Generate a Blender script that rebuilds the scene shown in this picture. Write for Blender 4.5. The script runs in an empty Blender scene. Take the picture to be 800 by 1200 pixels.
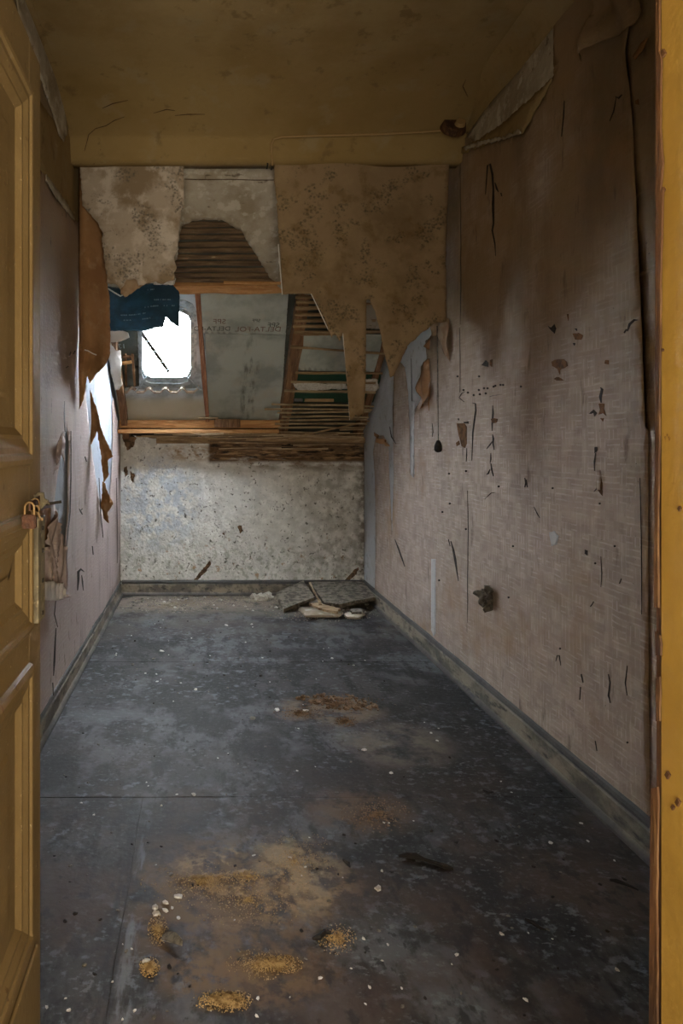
import bpy, bmesh, math, random
from mathutils import Vector, Matrix, noise
from mathutils.geometry import delaunay_2d_cdt
random.seed(7)
V = Vector
C = bpy.context.scene.collection
SC = bpy.context.scene

# ------------------------------------------------------------------ camera, sky, lights, exposure
F, CX, CY, H = 800.0, 236.0, 522.0, 1.2        # focal length in pixels (800x1200), vanishing point, eye height
cd = bpy.data.cameras.new('camera'); cam = bpy.data.objects.new('camera', cd); C.objects.link(cam)
cam.location = (0, 0, H); cam.rotation_euler = (math.pi/2, 0, 0)
cd.sensor_fit = 'VERTICAL'; cd.sensor_height = 36; cd.sensor_width = 24
cd.lens = 36*F/1200; cd.shift_x = (400-CX)/1200; cd.shift_y = -(600-CY)/1200
cd.clip_start = 0.02
SC.camera = cam
SC.view_settings.view_transform = 'Standard'; SC.view_settings.look = 'None'
SC.view_settings.gamma = 1; SC.view_settings.use_curve_mapping = False
SC.view_settings.exposure = 1.0
w = bpy.data.worlds.new('sky'); SC.world = w; w.use_nodes = True
bg = w.node_tree.nodes['Background']; bg.inputs[0].default_value = (0.86, 0.94, 1.0, 1); bg.inputs[1].default_value = 46.0
w.cycles.sampling_method = 'AUTOMATIC'
SC.cycles.max_bounces = 10; SC.cycles.diffuse_bounces = 7; SC.cycles.use_denoising = True
SC.cycles.sample_clamp_indirect = 6
# added warm fill light, unseen in the hall behind the camera
hl = bpy.data.lights.new('hall_fill', 'AREA'); hl.shape = 'RECTANGLE'; hl.size = 1.2; hl.size_y = 1.2
hl.energy = 38; hl.color = (1.0, 0.85, 0.63)
ho = bpy.data.objects.new('hall_fill', hl); C.objects.link(ho); ho.location = (0.12, -.75, 0.95); ho.rotation_euler = (math.radians(102), 0, 0)

# ------------------------------------------------------------------ dimensions and planes
XL, XR = -0.66, 1.31
D = 5.486; Z0 = 1.248; S = 0.767; CE = 2.86; YB = 3.42; ZB = 2.62
NS = V((0, S, 1)).normalized(); TS = V((0, -1, S)).normalized()
class Plane:
    def __init__(s, o, u, v, n): s.o, s.u, s.v, s.n = V(o), V(u), V(v), V(n)
    def uv(s, px, py):
        r = V(((px-CX)/F, 1, (CY-py)/F)); c = V((0, 0, H))
        t = (s.o-c).dot(s.n)/r.dot(s.n); p = c+r*t-s.o
        return V((p.dot(s.u), p.dot(s.v)))
    def p(s, a, b, h=0.0): return s.o+s.u*a+s.v*b+s.n*h
    def at(s, px, py, h=0.0): q = s.uv(px, py); return s.p(q[0], q[1], h)
def PR(o=0.0): return Plane((XR-o, 0, 0), (0, 1, 0), (0, 0, 1), (-1, 0, 0))
def PL(o=0.0): return Plane((XL+o, 0, 0), (0, 1, 0), (0, 0, 1), (1, 0, 0))
def PB(d=D): return Plane((0, d, 0), (1, 0, 0), (0, 0, 1), (0, -1, 0))
def PF(h=0.0): return Plane((0, 0, h), (1, 0, 0), (0, 1, 0), (0, 0, 1))
def PS(off=0.0): return Plane(V((0, D, Z0))+NS*off, (1, 0, 0), TS, -NS)      # the roof slope; off > 0 lies further out

# ------------------------------------------------------------------ materials
MATS = {}
def fog(nt, kind, **kw):
    n = nt.nodes.new(kind)
    for k, v in kw.items(): setattr(n, k, v)
    return n
def mth(nt, op, a, b=None, c=None, clamp=False):
    n = fog(nt, 'ShaderNodeMath', operation=op, use_clamp=clamp)
    for i, x in enumerate((a, b, c)):
        if x is None: continue
        if isinstance(x, (int, float)): n.inputs[i].default_value = x
        else: nt.links.new(x, n.inputs[i])
    return n.outputs[0]
def smooth(nt, x, a, b):
    n = fog(nt, 'ShaderNodeMapRange', interpolation_type='SMOOTHSTEP')
    nt.links.new(x, n.inputs[0]); n.inputs[1].default_value = min(a, b); n.inputs[2].default_value = max(a, b)
    if a > b: n.inputs[3].default_value = 1; n.inputs[4].default_value = 0
    return n.outputs[0]
def mask(nt, pos, sep, m):
    k = m[0]
    if k in 'nvd':                     # noise / voronoi far / voronoi near;  (kind, scale, lo, hi, stretch, offset)
        mp = fog(nt, 'ShaderNodeMapping'); nt.links.new(pos, mp.inputs[0])
        st = m[4] if len(m) > 4 and m[4] else (1, 1, 1); of = m[5] if len(m) > 5 else 0
        mp.inputs['Scale'].default_value = st; mp.inputs['Location'].default_value = (of, of*1.7, of*.6)
        if k == 'n':
            t = fog(nt, 'ShaderNodeTexNoise'); t.inputs['Scale'].default_value = m[1]; t.inputs['Detail'].default_value = 6
            t.inputs['Roughness'].default_value = 0.62
            nt.links.new(mp.outputs[0], t.inputs['Vector']); return smooth(nt, t.outputs[0], m[2], m[3])
        t = fog(nt, 'ShaderNodeTexVoronoi'); t.inputs['Scale'].default_value = m[1]
        nt.links.new(mp.outputs[0], t.inputs['Vector']); return smooth(nt, t.outputs['Distance'], m[2], m[3])
    if k == 'g': return smooth(nt, sep.outputs[m[1]], m[2], m[3])
    if k == 'e':                       # ellipse: axis a, axis b, ca, cb, ra, rb
        a = mth(nt, 'DIVIDE', mth(nt, 'SUBTRACT', sep.outputs[m[1]], m[3]), m[5]); b = mth(nt, 'DIVIDE', mth(nt, 'SUBTRACT', sep.outputs[m[2]], m[4]), m[6])
        r = mth(nt, 'ADD', mth(nt, 'MULTIPLY', a, a), mth(nt, 'MULTIPLY', b, b)); return smooth(nt, r, 1.0, 0.1)
    if k == 'k':                       # woven blocks of slightly different tone
        cb = fog(nt, 'ShaderNodeCombineXYZ'); nt.links.new(mth(nt, 'FLOOR', mth(nt, 'DIVIDE', sep.outputs[1], m[1])), cb.inputs[0]); nt.links.new(mth(nt, 'FLOOR', mth(nt, 'DIVIDE', sep.outputs[2], m[2])), cb.inputs[1])
        wn = fog(nt, 'ShaderNodeTexWhiteNoise', noise_dimensions='3D'); nt.links.new(cb.outputs[0], wn.inputs['Vector']); return smooth(nt, wn.outputs['Value'], 0.45, 1.0)
    if k == 'w':                       # irregular basket weave over (y, z);  cell size, seed
        c = m[1]; u = mth(nt, 'DIVIDE', sep.outputs[m[2]], c*1.15); v = mth(nt, 'DIVIDE', sep.outputs[2], c)
        nz = fog(nt, 'ShaderNodeTexNoise'); nz.inputs['Scale'].default_value = 9; nt.links.new(pos, nz.inputs['Vector'])
        u = mth(nt, 'ADD', u, mth(nt, 'MULTIPLY', nz.outputs[0], 0.5)); v = mth(nt, 'ADD', v, mth(nt, 'MULTIPLY', nz.outputs[0], 0.5))
        fu, fv = mth(nt, 'FLOOR', u), mth(nt, 'FLOOR', v)
        cb = fog(nt, 'ShaderNodeCombineXYZ'); nt.links.new(fu, cb.inputs[0]); nt.links.new(fv, cb.inputs[1])
        wn = fog(nt, 'ShaderNodeTexWhiteNoise', noise_dimensions='3D'); nt.links.new(cb.outputs[0], wn.inputs['Vector'])
        sw = mth(nt, 'GREATER_THAN', wn.outputs['Value'], 0.5)
        lu = mth(nt, 'LESS_THAN', mth(nt, 'ABSOLUTE', mth(nt, 'SUBTRACT', mth(nt, 'FRACT', mth(nt, 'MULTIPLY', u, 1.5)), 0.5)), 0.14)
        lv = mth(nt, 'LESS_THAN', mth(nt, 'ABSOLUTE', mth(nt, 'SUBTRACT', mth(nt, 'FRACT', mth(nt, 'MULTIPLY', v, 1.5)), 0.5)), 0.14)
        x = mth(nt, 'ADD', mth(nt, 'MULTIPLY', sw, lu), mth(nt, 'MULTIPLY', mth(nt, 'SUBTRACT', 1.0, sw), lv))
        sc = fog(nt, 'ShaderNodeSeparateXYZ'); nt.links.new(wn.outputs['Color'], sc.inputs[0])
        return mth(nt, 'MULTIPLY', x, mth(nt, 'ADD', 0.25, sc.outputs[1]), clamp=True)
def material(name, base, layers=(), rough=0.85, bump=None, metal=0.0, trans=None, spec=0.3, emit=None):
    m = bpy.data.materials.new(name); m.use_nodes = True; nt = m.node_tree
    bs = nt.nodes['Principled BSDF']; bs.inputs['Roughness'].default_value = rough; bs.inputs['Metallic'].default_value = metal
    bs.inputs['Specular IOR Level'].default_value = spec
    g = fog(nt, 'ShaderNodeNewGeometry'); pos = g.outputs['Position']
    sep = fog(nt, 'ShaderNodeSeparateXYZ'); nt.links.new(pos, sep.inputs[0])
    rgb = fog(nt, 'ShaderNodeRGB'); rgb.outputs[0].default_value = (*base, 1); cur = rgb.outputs[0]
    for col, amt, *ms in layers:
        f = None
        for q in ms:
            x = mask(nt, pos, sep, q); f = x if f is None else mth(nt, 'MULTIPLY', f, x)
        f = mth(nt, 'MULTIPLY', f, amt)
        mx = fog(nt, 'ShaderNodeMix', data_type='RGBA'); nt.links.new(f, mx.inputs[0]); nt.links.new(cur, mx.inputs[6])
        mx.inputs[7].default_value = (*col, 1); cur = mx.outputs[2]
    nt.links.new(cur, bs.inputs['Base Color'])
    if bump:
        prev = None
        for (sc, st, *r) in bump:
            t = fog(nt, 'ShaderNodeTexNoise'); t.inputs['Scale'].default_value = sc; t.inputs['Detail'].default_value = 5
            mp = fog(nt, 'ShaderNodeMapping'); nt.links.new(pos, mp.inputs[0])
            if r: mp.inputs['Scale'].default_value = r[0]
            nt.links.new(mp.outputs[0], t.inputs['Vector'])
            b = fog(nt, 'ShaderNodeBump'); b.inputs['Strength'].default_value = st; b.inputs['Distance'].default_value = 0.01
            nt.links.new(t.outputs[0], b.inputs['Height'])
            if prev: nt.links.new(prev, b.inputs['Normal'])
            prev = b.outputs[0]
        nt.links.new(prev, bs.inputs['Normal'])
    if trans:                          # thin paper or foil lets some light through
        tr = fog(nt, 'ShaderNodeBsdfTranslucent'); nt.links.new(cur, tr.inputs[0])
        ms = fog(nt, 'ShaderNodeMixShader'); ms.inputs[0].default_value = trans
        nt.links.new(bs.outputs[0], ms.inputs[1]); nt.links.new(tr.outputs[0], ms.inputs[2])
        nt.links.new(ms.outputs[0], nt.nodes['Material Output'].inputs[0])
    MATS[name] = m; return m

LINO = material('linoleum', (0.050, 0.048, 0.048), [
    ((0.016, 0.015, 0.016), 0.9, ('n', 2.2, 0.40, 0.56)),
    ((0.125, 0.130, 0.142), 0.7, ('n', 4.5, 0.46, 0.60, (1, .8, 1), 4), ('n', 1.3, 0.40, 0.54, None, 2)),
    ((0.013, 0.013, 0.014), 0.85, ('n', 7, 0.50, 0.62, (2.0, .7, 1), 9)),
    ((0.17, 0.19, 0.215), 0.6, ('n', 24, 0.54, 0.64, (.9, 1.1, 1), 3), ('n', 2.2, 0.44, 0.56, None, 12)),
    ((0.13, 0.135, 0.135), 0.4, ('n', 70, 0.56, 0.68, None, 1)),
    ((0.010, 0.010, 0.011), 0.8, ('n', 34, 0.56, 0.64, (1.3, .8, 1), 51), ('n', 3, 0.42, 0.54, None, 52)),
    ((0.20, 0.21, 0.22), 0.55, ('n', 48, 0.58, 0.64, (.8, 1.2, 1), 53), ('n', 3.2, 0.48, 0.58, None, 54)),
    ((0.065, 0.042, 0.031), 0.75, ('n', 3.5, 0.42, 0.60, None, 21), ('g', 1, 3.1, 1.7)),
    ((0.014, 0.013, 0.013), 0.7, ('n', 11, 0.54, 0.64, (1.6, 1, 1), 22), ('g', 1, 3.1, 1.9)),
    ((0.25, 0.21, 0.165), 0.9, ('n', 11, 0.34, 0.54, None, 30), ('g', 1, 4.75, 5.15)),
    ((0.15, 0.135, 0.115), 0.5, ('n', 4, 0.40, 0.60, None, 31), ('g', 1, 3.9, 4.9)),
    ((0.15, 0.098, 0.048), 0.8, ('n', 9, 0.42, 0.56, None, 5), ('e', 0, 1, 0.08, 1.80, 0.34, 0.38)),
    ((0.33, 0.225, 0.115), 0.85, ('n', 26, 0.46, 0.60, None, 6), ('n', 5, 0.40, 0.55, None, 61), ('e', 0, 1, 0.14, 1.88, 0.34, 0.22)),
    ((0.42, 0.33, 0.20), 0.6, ('n', 11, 0.42, 0.58, None, 7), ('e', 0, 1, 0.27, 1.93, 0.17, 0.22)),
    ((0.17, 0.11, 0.052), 0.8, ('n', 15, 0.44, 0.56, None, 8), ('e', 0, 1, 0.10, 1.56, 0.26, 0.13)),
    ((0.15, 0.098, 0.062), 0.75, ('n', 9, 0.40, 0.58, None, 9), ('e', 0, 1, 0.52, 2.25, 0.22, 0.18)),
    ((0.25, 0.18, 0.12), 0.7, ('n', 9, 0.36, 0.6, None, 10), ('e', 0, 1, 0.58, 3.10, 0.30, 0.22)),
    ((0.24, 0.20, 0.16), 0.6, ('n', 6, 0.38, 0.58, None, 11), ('e', 0, 1, 0.78, 2.75, 0.28, 0.26)),
    ((0.012, 0.012, 0.013), 0.85, ('n', 9, 0.36, 0.54, (3, .6, 1), 41), ('e', 0, 1, -0.212, 1.4, 0.026, 0.95)),
    ((0.20, 0.22, 0.25), 0.6, ('n', 8, 0.48, 0.60, (3, .6, 1), 42), ('e', 0, 1, -0.17, 1.4, 0.03, 0.95)),
], rough=0.62, bump=[(4, 0.3), (45, 0.2)], spec=0.28)
SUB = material('subfloor', (0.03, 0.025, 0.02))
WEAVE_L = [((0.29, 0.235, 0.20), 0.5, ('n', 4, 0.4, 0.7)), ((0.54, 0.455, 0.40), 0.35, ('k', .026, .060)), ((0.54, 0.455, 0.40), 0.35, ('k', .065, .022)), ((0.26, 0.20, 0.165), 0.35, ('k', .045, .031)), ((0.66, 0.58, 0.52), 0.45, ('w', 0.030, 1), ('n', 14, 0.34, 0.60, None, 77)),
    ((0.27, 0.185, 0.095), 0.9, ('n', 1.4, 0.26, 0.54, None, 3), ('g', 2, 1.2, 2.1)),  # browner towards the top: light falloff and yellow cast put into the colour
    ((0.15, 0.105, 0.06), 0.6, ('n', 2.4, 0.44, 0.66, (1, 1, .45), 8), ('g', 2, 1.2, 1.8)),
    ((0.34, 0.22, 0.12), 0.6, ('n', 1.8, 0.50, 0.68, None, 14)),
    ((0.10, 0.075, 0.055), 0.55, ('n', 16, 0.60, 0.72, (1, 1, .3), 5)),
    ((0.06, 0.05, 0.04), 0.8, ('n', 90, 0.67, 0.72, None, 8))]
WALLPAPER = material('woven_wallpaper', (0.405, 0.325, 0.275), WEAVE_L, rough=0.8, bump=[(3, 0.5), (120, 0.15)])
WALLPAPER_L = material('pink_wallpaper', (0.46, 0.375, 0.35), [
    ((0.56, 0.49, 0.47), 0.5, ('w', 0.034, 1)), ((0.27, 0.19, 0.115), 0.8, ('g', 2, 1.3, 2.0)),
    ((0.26, 0.22, 0.20), 0.55, ('n', 5, 0.48, 0.68, (1, 1, .35), 4)), ((0.10, 0.08, 0.07), 0.7, ('n', 22, 0.62, 0.7, (1, 1, .5), 8))],
    rough=0.8, bump=[(5, 0.6, (1.6, 1.6, .5)), (60, 0.25)])
def flowers(c, f1, f2): return [(c, 0.62*f1, ('d', 62, 0.46, 0.28, (1, .3, 1)), ('n', 7.5, 0.51, 0.57, (1, .4, 1), 1)),
    (c, 0.5*f2, ('n', 55, 0.50, 0.60, (1, .3, 1.3)), ('n', 7.5, 0.50, 0.58, (1, .4, 1), 1)), (c, .5*f1, ('d', 45, 0.28, 0.20, (1, .3, 1), 3), ('n', 7.5, 0.47, 0.54, (1, .4, 1), 1))]
FLORAL = material('brown_floral_paper', (0.27, 0.190, 0.112), [((0.16, 0.105, 0.050), 0.7, ('n', 2.2, 0.42, 0.60, None, 5)), ((0.34, 0.25, 0.14), 0.45, ('n', 5, 0.50, 0.66, None, 2))]
    + flowers((0.065, 0.055, 0.03), 1, 1) + [((0.13, 0.075, 0.02), 0.5, ('n', 9, 0.52, 0.66, None, 13))], rough=0.8, bump=[(3, 0.4), (60, 0.12)], trans=0.10)
FLORAL_G = material('grey_floral_paper', (0.44, 0.375, 0.31), [
    ((0.22, 0.155, 0.085), 0.8, ('n', 3.2, 0.44, 0.58, None, 9)), ((0.66, 0.60, 0.54), 0.6, ('n', 7, 0.5, 0.60, None, 3))] + flowers((0.10, 0.09, 0.075), 1, .9), rough=0.8, bump=[(6, 0.6)], trans=0.12)
BROWNPAPER = material('brown_paper_backing', (0.34, 0.185, 0.085), [((0.20, 0.10, 0.04), 0.7, ('n', 5, 0.42, 0.65)), ((0.42, 0.29, 0.17), 0.5, ('n', 14, 0.5, 0.7, None, 4))], bump=[(9, 0.5)], trans=0.14)
TANPAPER = material('tan_paper_backing', (0.42, 0.30, 0.19), [((0.25, 0.15, 0.08), 0.7, ('n', 12, 0.42, 0.65))], bump=[(9, 0.5)], trans=0.14)
TANPAPER_P = material('faded_pink_paper', (0.52, 0.43, 0.40), [((0.36, 0.27, 0.24), 0.7, ('n', 12, 0.42, 0.6, (3, 3, .3)))], bump=[(12, 0.8, (3, 3, .3))], trans=0.1)
WHITEPAPER = material('white_paper', (0.66, 0.63, 0.60), [((0.40, 0.36, 0.33), 0.5, ('n', 12, 0.5, 0.7))], bump=[(20, 0.4)])
TEAR = material('torn_bare_patch', (0.17, 0.082, 0.028), [((0.045, 0.022, 0.010), 0.7, ('n', 30, 0.42, 0.6))], bump=[(40, 0.5)])
BLACK = material('soot_black', (0.012, 0.010, 0.009), [((0.04, 0.03, 0.02), 0.6, ('n', 40, 0.5, 0.6))], rough=0.7, bump=[(40, 0.4)])
PLASTER_SIDE = material('pale_blue_plaster', (0.50, 0.515, 0.53), [((0.40, 0.40, 0.40), 0.6, ('n', 3, 0.42, 0.65)), ((0.26, 0.24, 0.2), 0.6, ('n', 14, 0.56, 0.7)),
    ((0.30, 0.215, 0.115), 0.9, ('g', 2, 1.9, 2.5)), ((0.16, 0.11, 0.05), 0.6, ('n', 5, 0.45, 0.66, None, 3), ('g', 2, 1.9, 2.5))], bump=[(12, 0.5), (70, 0.3)])
PLASTER_LEFT = material('skylit_blue_plaster', (0.36, 0.40, 0.46), [((0.26, 0.28, 0.32), 0.6, ('n', 3, 0.42, 0.65)), ((0.20, 0.20, 0.2), 0.6, ('n', 14, 0.58, 0.7)), ((0.24, 0.17, 0.09), 0.9, ('g', 2, 1.9, 2.5))], bump=[(12, 0.5), (70, 0.3)])  # blue of the sky light put into this plaster's colour
OCHRE = material('ochre_ceiling_paint', (0.32, 0.24, 0.12), [((0.22, 0.15, 0.06), 0.8, ('n', 2.3, 0.40, 0.66)), ((0.22, 0.145, 0.046), 0.6, ('g', 1, 2.4, 3.2)),
    ((0.28, 0.23, 0.14), 0.45, ('n', 6, 0.54, 0.7, None, 9)), ((0.14, 0.09, 0.035), 0.6, ('n', 11, 0.58, 0.68, None, 2))], rough=0.85, bump=[(4, 0.5), (40, 0.2)])
BACK = material('mouldy_back_plaster', (0.72, 0.72, 0.69), [
    ((0.46, 0.47, 0.45), 0.6, ('n', 6, 0.40, 0.66)), ((0.86, 0.86, 0.83), 0.6, ('n', 16, 0.50, 0.64, None, 4)),
    ((0.40, 0.48, 0.58), 0.65, ('n', 12, 0.42, 0.56, None, 5), ('e', 0, 2, -0.34, 0.74, 0.42, 0.48)),
    ((0.27, 0.30, 0.23), 0.6, ('n', 22, 0.50, 0.62, None, 6), ('g', 2, 0.62, 0.25)),
    ((0.36, 0.22, 0.11), 0.8, ('n', 13, 0.60, 0.65, None, 7), ('g', 2, 0.70, 0.2)),
    ((0.27, 0.26, 0.23), 0.6, ('n', 13, 0.42, 0.62, None, 8), ('g', 0, 0.5, 1.1)),  # darker towards the right: the shade there put into the plaster colour
    ((0.06, 0.06, 0.05), 0.85, ('n', 34, 0.60, 0.67, None, 1)),
    ((0.05, 0.045, 0.04), 0.8, ('n', 60, 0.59, 0.66, None, 2), ('n', 4, 0.45, 0.6, None, 3)),
    ((0.32, 0.20, 0.09), 0.75, ('n', 12, 0.40, 0.56, (1, 1, 1.6), 9), ('e', 0, 2, -0.06, 1.14, 0.34, 0.08)),
    ((0.10, 0.055, 0.022), 1.0, ('n', 7, 0.26, 0.44, (.5, 1, 2.2), 10), ('g', 2, 1.045, 1.085), ('g', 0, 0.04, 0.075)),
    ((0.16, 0.10, 0.05), 0.9, ('n', 6, 0.40, 0.58, (.7, 1, 1.6), 15), ('g', 2, 0.93, 1.08), ('g', 0, 0.15, 0.5)),
    ((0.34, 0.22, 0.11), 0.85, ('n', 24, 0.50, 0.60, (.3, 1, 3), 11), ('g', 2, 1.07, 1.10), ('g', 0, 0.05, 0.1)),
    ((0.015, 0.010, 0.008), 0.9, ('n', 16, 0.52, 0.60, (.4, 1, 2), 16), ('g', 2, 1.07, 1.10), ('g', 0, 0.05, 0.1)),
    ((0.09, 0.07, 0.05), 0.8, ('n', 12, 0.42, 0.6, None, 12), ('g', 0, 1.20, 1.30))], bump=[(11, 0.9), (50, 0.7)])
PLAST = material('slope_plaster', (0.42, 0.38, 0.31), [((0.24, 0.19, 0.12), 0.7, ('n', 4, 0.42, 0.62)), ((0.55, 0.52, 0.45), 0.7, ('n', 16, 0.52, 0.62, None, 3)),
    ((0.12, 0.09, 0.06), 0.8, ('n', 22, 0.62, 0.69, (.5, 1, 1), 1))], bump=[(12, 0.6), (60, 0.3)])
OLDPLAST = material('crumbling_brown_render', (0.20, 0.13, 0.075), [((0.05, 0.035, 0.02), 0.8, ('n', 22, 0.44, 0.58))], bump=[(30, 0.8)])
def wood(name, a, b, c, rough=0.8, stretch=(.25, 2, 2)):
    return material(name, a, [(b, 0.8, ('n', 14, 0.42, 0.62, stretch)), (c, 0.7, ('n', 40, 0.52, 0.66, stretch, 3))], rough=rough, bump=[(40, 0.5, stretch)])
SOOTY = wood('sooty_lath', (0.16, 0.105, 0.058), (0.06, 0.038, 0.022), (0.22, 0.15, 0.09))
LATH = wood('bare_lath', (0.34, 0.23, 0.125), (0.16, 0.10, 0.05), (0.48, 0.36, 0.23))
REED = wood('pale_reed', (0.42, 0.32, 0.20), (0.17, 0.11, 0.06), (0.55, 0.44, 0.30))
TIMBER = wood('new_timber', (0.50, 0.27, 0.11), (0.32, 0.15, 0.055), (0.60, 0.38, 0.19))
REDWOOD = wood('red_timber', (0.34, 0.16, 0.09), (0.20, 0.085, 0.05), (0.48, 0.28, 0.16), stretch=(2, .25, .25))
OLDWOOD = wood('old_rafter', (0.22, 0.12, 0.06), (0.10, 0.055, 0.028), (0.32, 0.20, 0.11), stretch=(2, .25, .25))
DEBRIS = material('grey_board', (0.22, 0.195, 0.155), [((0.065, 0.058, 0.045), 0.85, ('n', 22, 0.42, 0.58)), ((0.32, 0.28, 0.22), 0.8, ('n', 45, 0.56, 0.66, None, 3))], bump=[(30, 0.8)])
BASE = material('baseboard_paint', (0.27, 0.235, 0.18), [((0.10, 0.092, 0.078), 0.9, ('n', 9, 0.42, 0.62, (1, .5, 1))), ((0.045, 0.045, 0.043), 0.85, ('n', 22, 0.54, 0.66, (1, .35, 1.5), 3)),
    ((0.07, 0.075, 0.08), 0.85, ('g', 2, 0.082, 0.095)), ((0.06, 0.06, 0.062), 0.8, ('g', 2, 0.03, 0.012))], rough=0.7, bump=[(30, 0.4)])
MEMB = material('grey_roofing_foil', (0.50, 0.55, 0.51), [((0.29, 0.32, 0.30), 0.8, ('n', 3.5, 0.42, 0.62, (1, 1, 1))), ((0.50, 0.49, 0.41), 0.6, ('n', 7, 0.5, 0.68, None, 4)),
    ((0.085, 0.08, 0.07), 0.75, ('n', 12, 0.45, 0.65, (2, .5, .5), 5), ('e', 0, 2, 0.36, 1.65, 0.08, 0.42))], rough=0.5, bump=[(5, 0.7), (28, 0.25)], trans=0.05)
MEMB_W = material('blue_grey_foil', (0.62, 0.71, 0.77), [((0.20, 0.25, 0.28), 0.7, ('n', 6, 0.42, 0.62)), ((0.62, 0.60, 0.48), 0.9, ('g', 2, 1.60, 1.52))], rough=0.5, bump=[(8, 0.6)], trans=0.05)
MEMB_D = material('dark_foil', (0.085, 0.09, 0.075), [((0.04, 0.045, 0.04), 0.8, ('n', 5, 0.42, 0.62))], rough=0.6, bump=[(9, 0.5)])
GREEN = material('green_sheet', (0.015, 0.06, 0.035), rough=0.5)
TAR = material('black_roofing_felt', (0.010, 0.035, 0.052), [((0.02, 0.085, 0.13), 0.8, ('n', 6, 0.42, 0.64))], rough=0.5, bump=[(10, 0.6)], trans=0.12)
TARINK = material('grey_ink', (0.24, 0.32, 0.34), rough=0.7)
INK = material('dark_ink', (0.075, 0.085, 0.075), rough=0.8)
INKRED = material('red_ink', (0.21, 0.135, 0.11), rough=0.8)
WINMETAL = material('galvanised_metal', (0.50, 0.57, 0.61), [((0.20, 0.24, 0.27), 0.7, ('n', 20, 0.42, 0.62))], rough=0.5, metal=0.3)
DARKMETAL = material('dark_metal', (0.07, 0.07, 0.075), [((0.10, 0.05, 0.03), 0.6, ('n', 60, 0.5, 0.6))], rough=0.5, metal=0.6)
TILE = material('clay_tile', (0.62, 0.54, 0.46), [((0.22, 0.15, 0.11), 0.7, ('n', 30, 0.45, 0.6))], rough=0.8)
DOORP = material('ochre_door_paint', (0.19, 0.130, 0.056), [((0.14, 0.091, 0.034), 0.6, ('n', 3, 0.42, 0.65)), ((0.10, 0.055, 0.02), 0.9, ('n', 45, 0.655, 0.70, (1, 1, .6))), ((0.55, 0.46, 0.28), 0.5, ('n', 90, 0.66, 0.7, None, 3))], rough=0.6, bump=[(50, 0.15)], spec=0.4)
JAMBP = material('ochre_jamb_paint', (0.275, 0.172, 0.036), [((0.22, 0.132, 0.024), 0.6, ('n', 6, 0.42, 0.65)), ((0.12, 0.05, 0.012), 0.95, ('n', 38, 0.68, 0.72, (1, 1, .6)))], rough=0.6, bump=[(50, 0.15)], spec=0.4)
CHIP = wood('chipped_brown_wood', (0.075, 0.034, 0.013), (0.030, 0.014, 0.007), (0.13, 0.07, 0.03), stretch=(2, 2, .3))
ZINC = material('worn_grey_metal', (0.21, 0.18, 0.12), [((0.08, 0.065, 0.045), 0.8, ('n', 30, 0.45, 0.62, (1, 1, .4))), ((0.52, 0.44, 0.28), 0.5, ('n', 60, 0.55, 0.66, None, 2))], rough=0.55, metal=0.3)
RUST = material('rusty_brown_metal', (0.075, 0.032, 0.018), [((0.035, 0.018, 0.012), 0.7, ('n', 90, 0.45, 0.62))], rough=0.65, metal=0.3, bump=[(200, 0.3)])
BRASS = material('dull_brass', (0.20, 0.13, 0.06), [((0.14, 0.08, 0.03), 0.7, ('n', 90, 0.45, 0.62))], rough=0.5, metal=0.6)
CHALK = material('white_plaster_chip', (0.66, 0.64, 0.60), [((0.42, 0.38, 0.32), 0.7, ('n', 60, 0.45, 0.62))], bump=[(90, 0.4)])
CRUMB = material('brown_crumb', (0.23, 0.155, 0.10), [((0.09, 0.058, 0.035), 0.8, ('n', 40, 0.45, 0.6))], bump=[(90, 0.4)])
SAWD = material('yellow_sawdust', (0.40, 0.28, 0.135), [((0.17, 0.10, 0.04), 0.8, ('n', 70, 0.45, 0.6))])
GREYC = material('grey_crumb', (0.16, 0.145, 0.12), [((0.06, 0.055, 0.045), 0.8, ('n', 40, 0.45, 0.6))])
HALLP = material('hall_paint', (0.50, 0.40, 0.22))
CABLE = material('painted_cable', (0.30, 0.20, 0.09), rough=0.7)

# ------------------------------------------------------------------ helpers
def link(name, me, m, parent=None):
    if isinstance(me, bmesh.types.BMesh):
        b = me; me = bpy.data.meshes.new(name); b.to_mesh(me); b.free()
    me.materials.append(m)
    o = bpy.data.objects.new(name, me); C.objects.link(o)
    if parent: o.parent = parent; o.matrix_parent_inverse = parent.matrix_basis.inverted()
    return o
def recentre(o):
    me = o.data; c = sum((v.co for v in me.vertices), V())/max(1, len(me.vertices)); c.z = min(v.co.z for v in me.vertices)
    for v in me.vertices: v.co -= c
    o.location = c; return o
def tag(o, label, cat, group=None, centre=True):
    if centre and o.type == 'MESH' and not o.children: recentre(o)
    o['label'] = label; o['category'] = cat
    if group: o['group'] = group
    return o
def empty(name, loc, label=None, cat=None, group=None):
    o = bpy.data.objects.new(name, None); C.objects.link(o); o.location = loc; o.empty_display_size = .1
    if label: o['label'] = label; o['category'] = cat
    if group: o['group'] = group
    return o
def structure(o): o['kind'] = 'structure'; return o
def box(bm, x0, x1, y0, y1, z0, z1):
    r = bmesh.ops.create_cube(bm, size=1)
    for v in r['verts']: v.co = V((x0+(v.co.x+.5)*(x1-x0), y0+(v.co.y+.5)*(y1-y0), z0+(v.co.z+.5)*(z1-z0)))
def boxo(name, dims, m, parent=None, bev=0):
    bm = bmesh.new(); box(bm, *dims)
    if bev: bmesh.ops.bevel(bm, geom=bm.edges[:], offset=bev, segments=1, affect='EDGES')
    return link(name, bm, m, parent)
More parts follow.
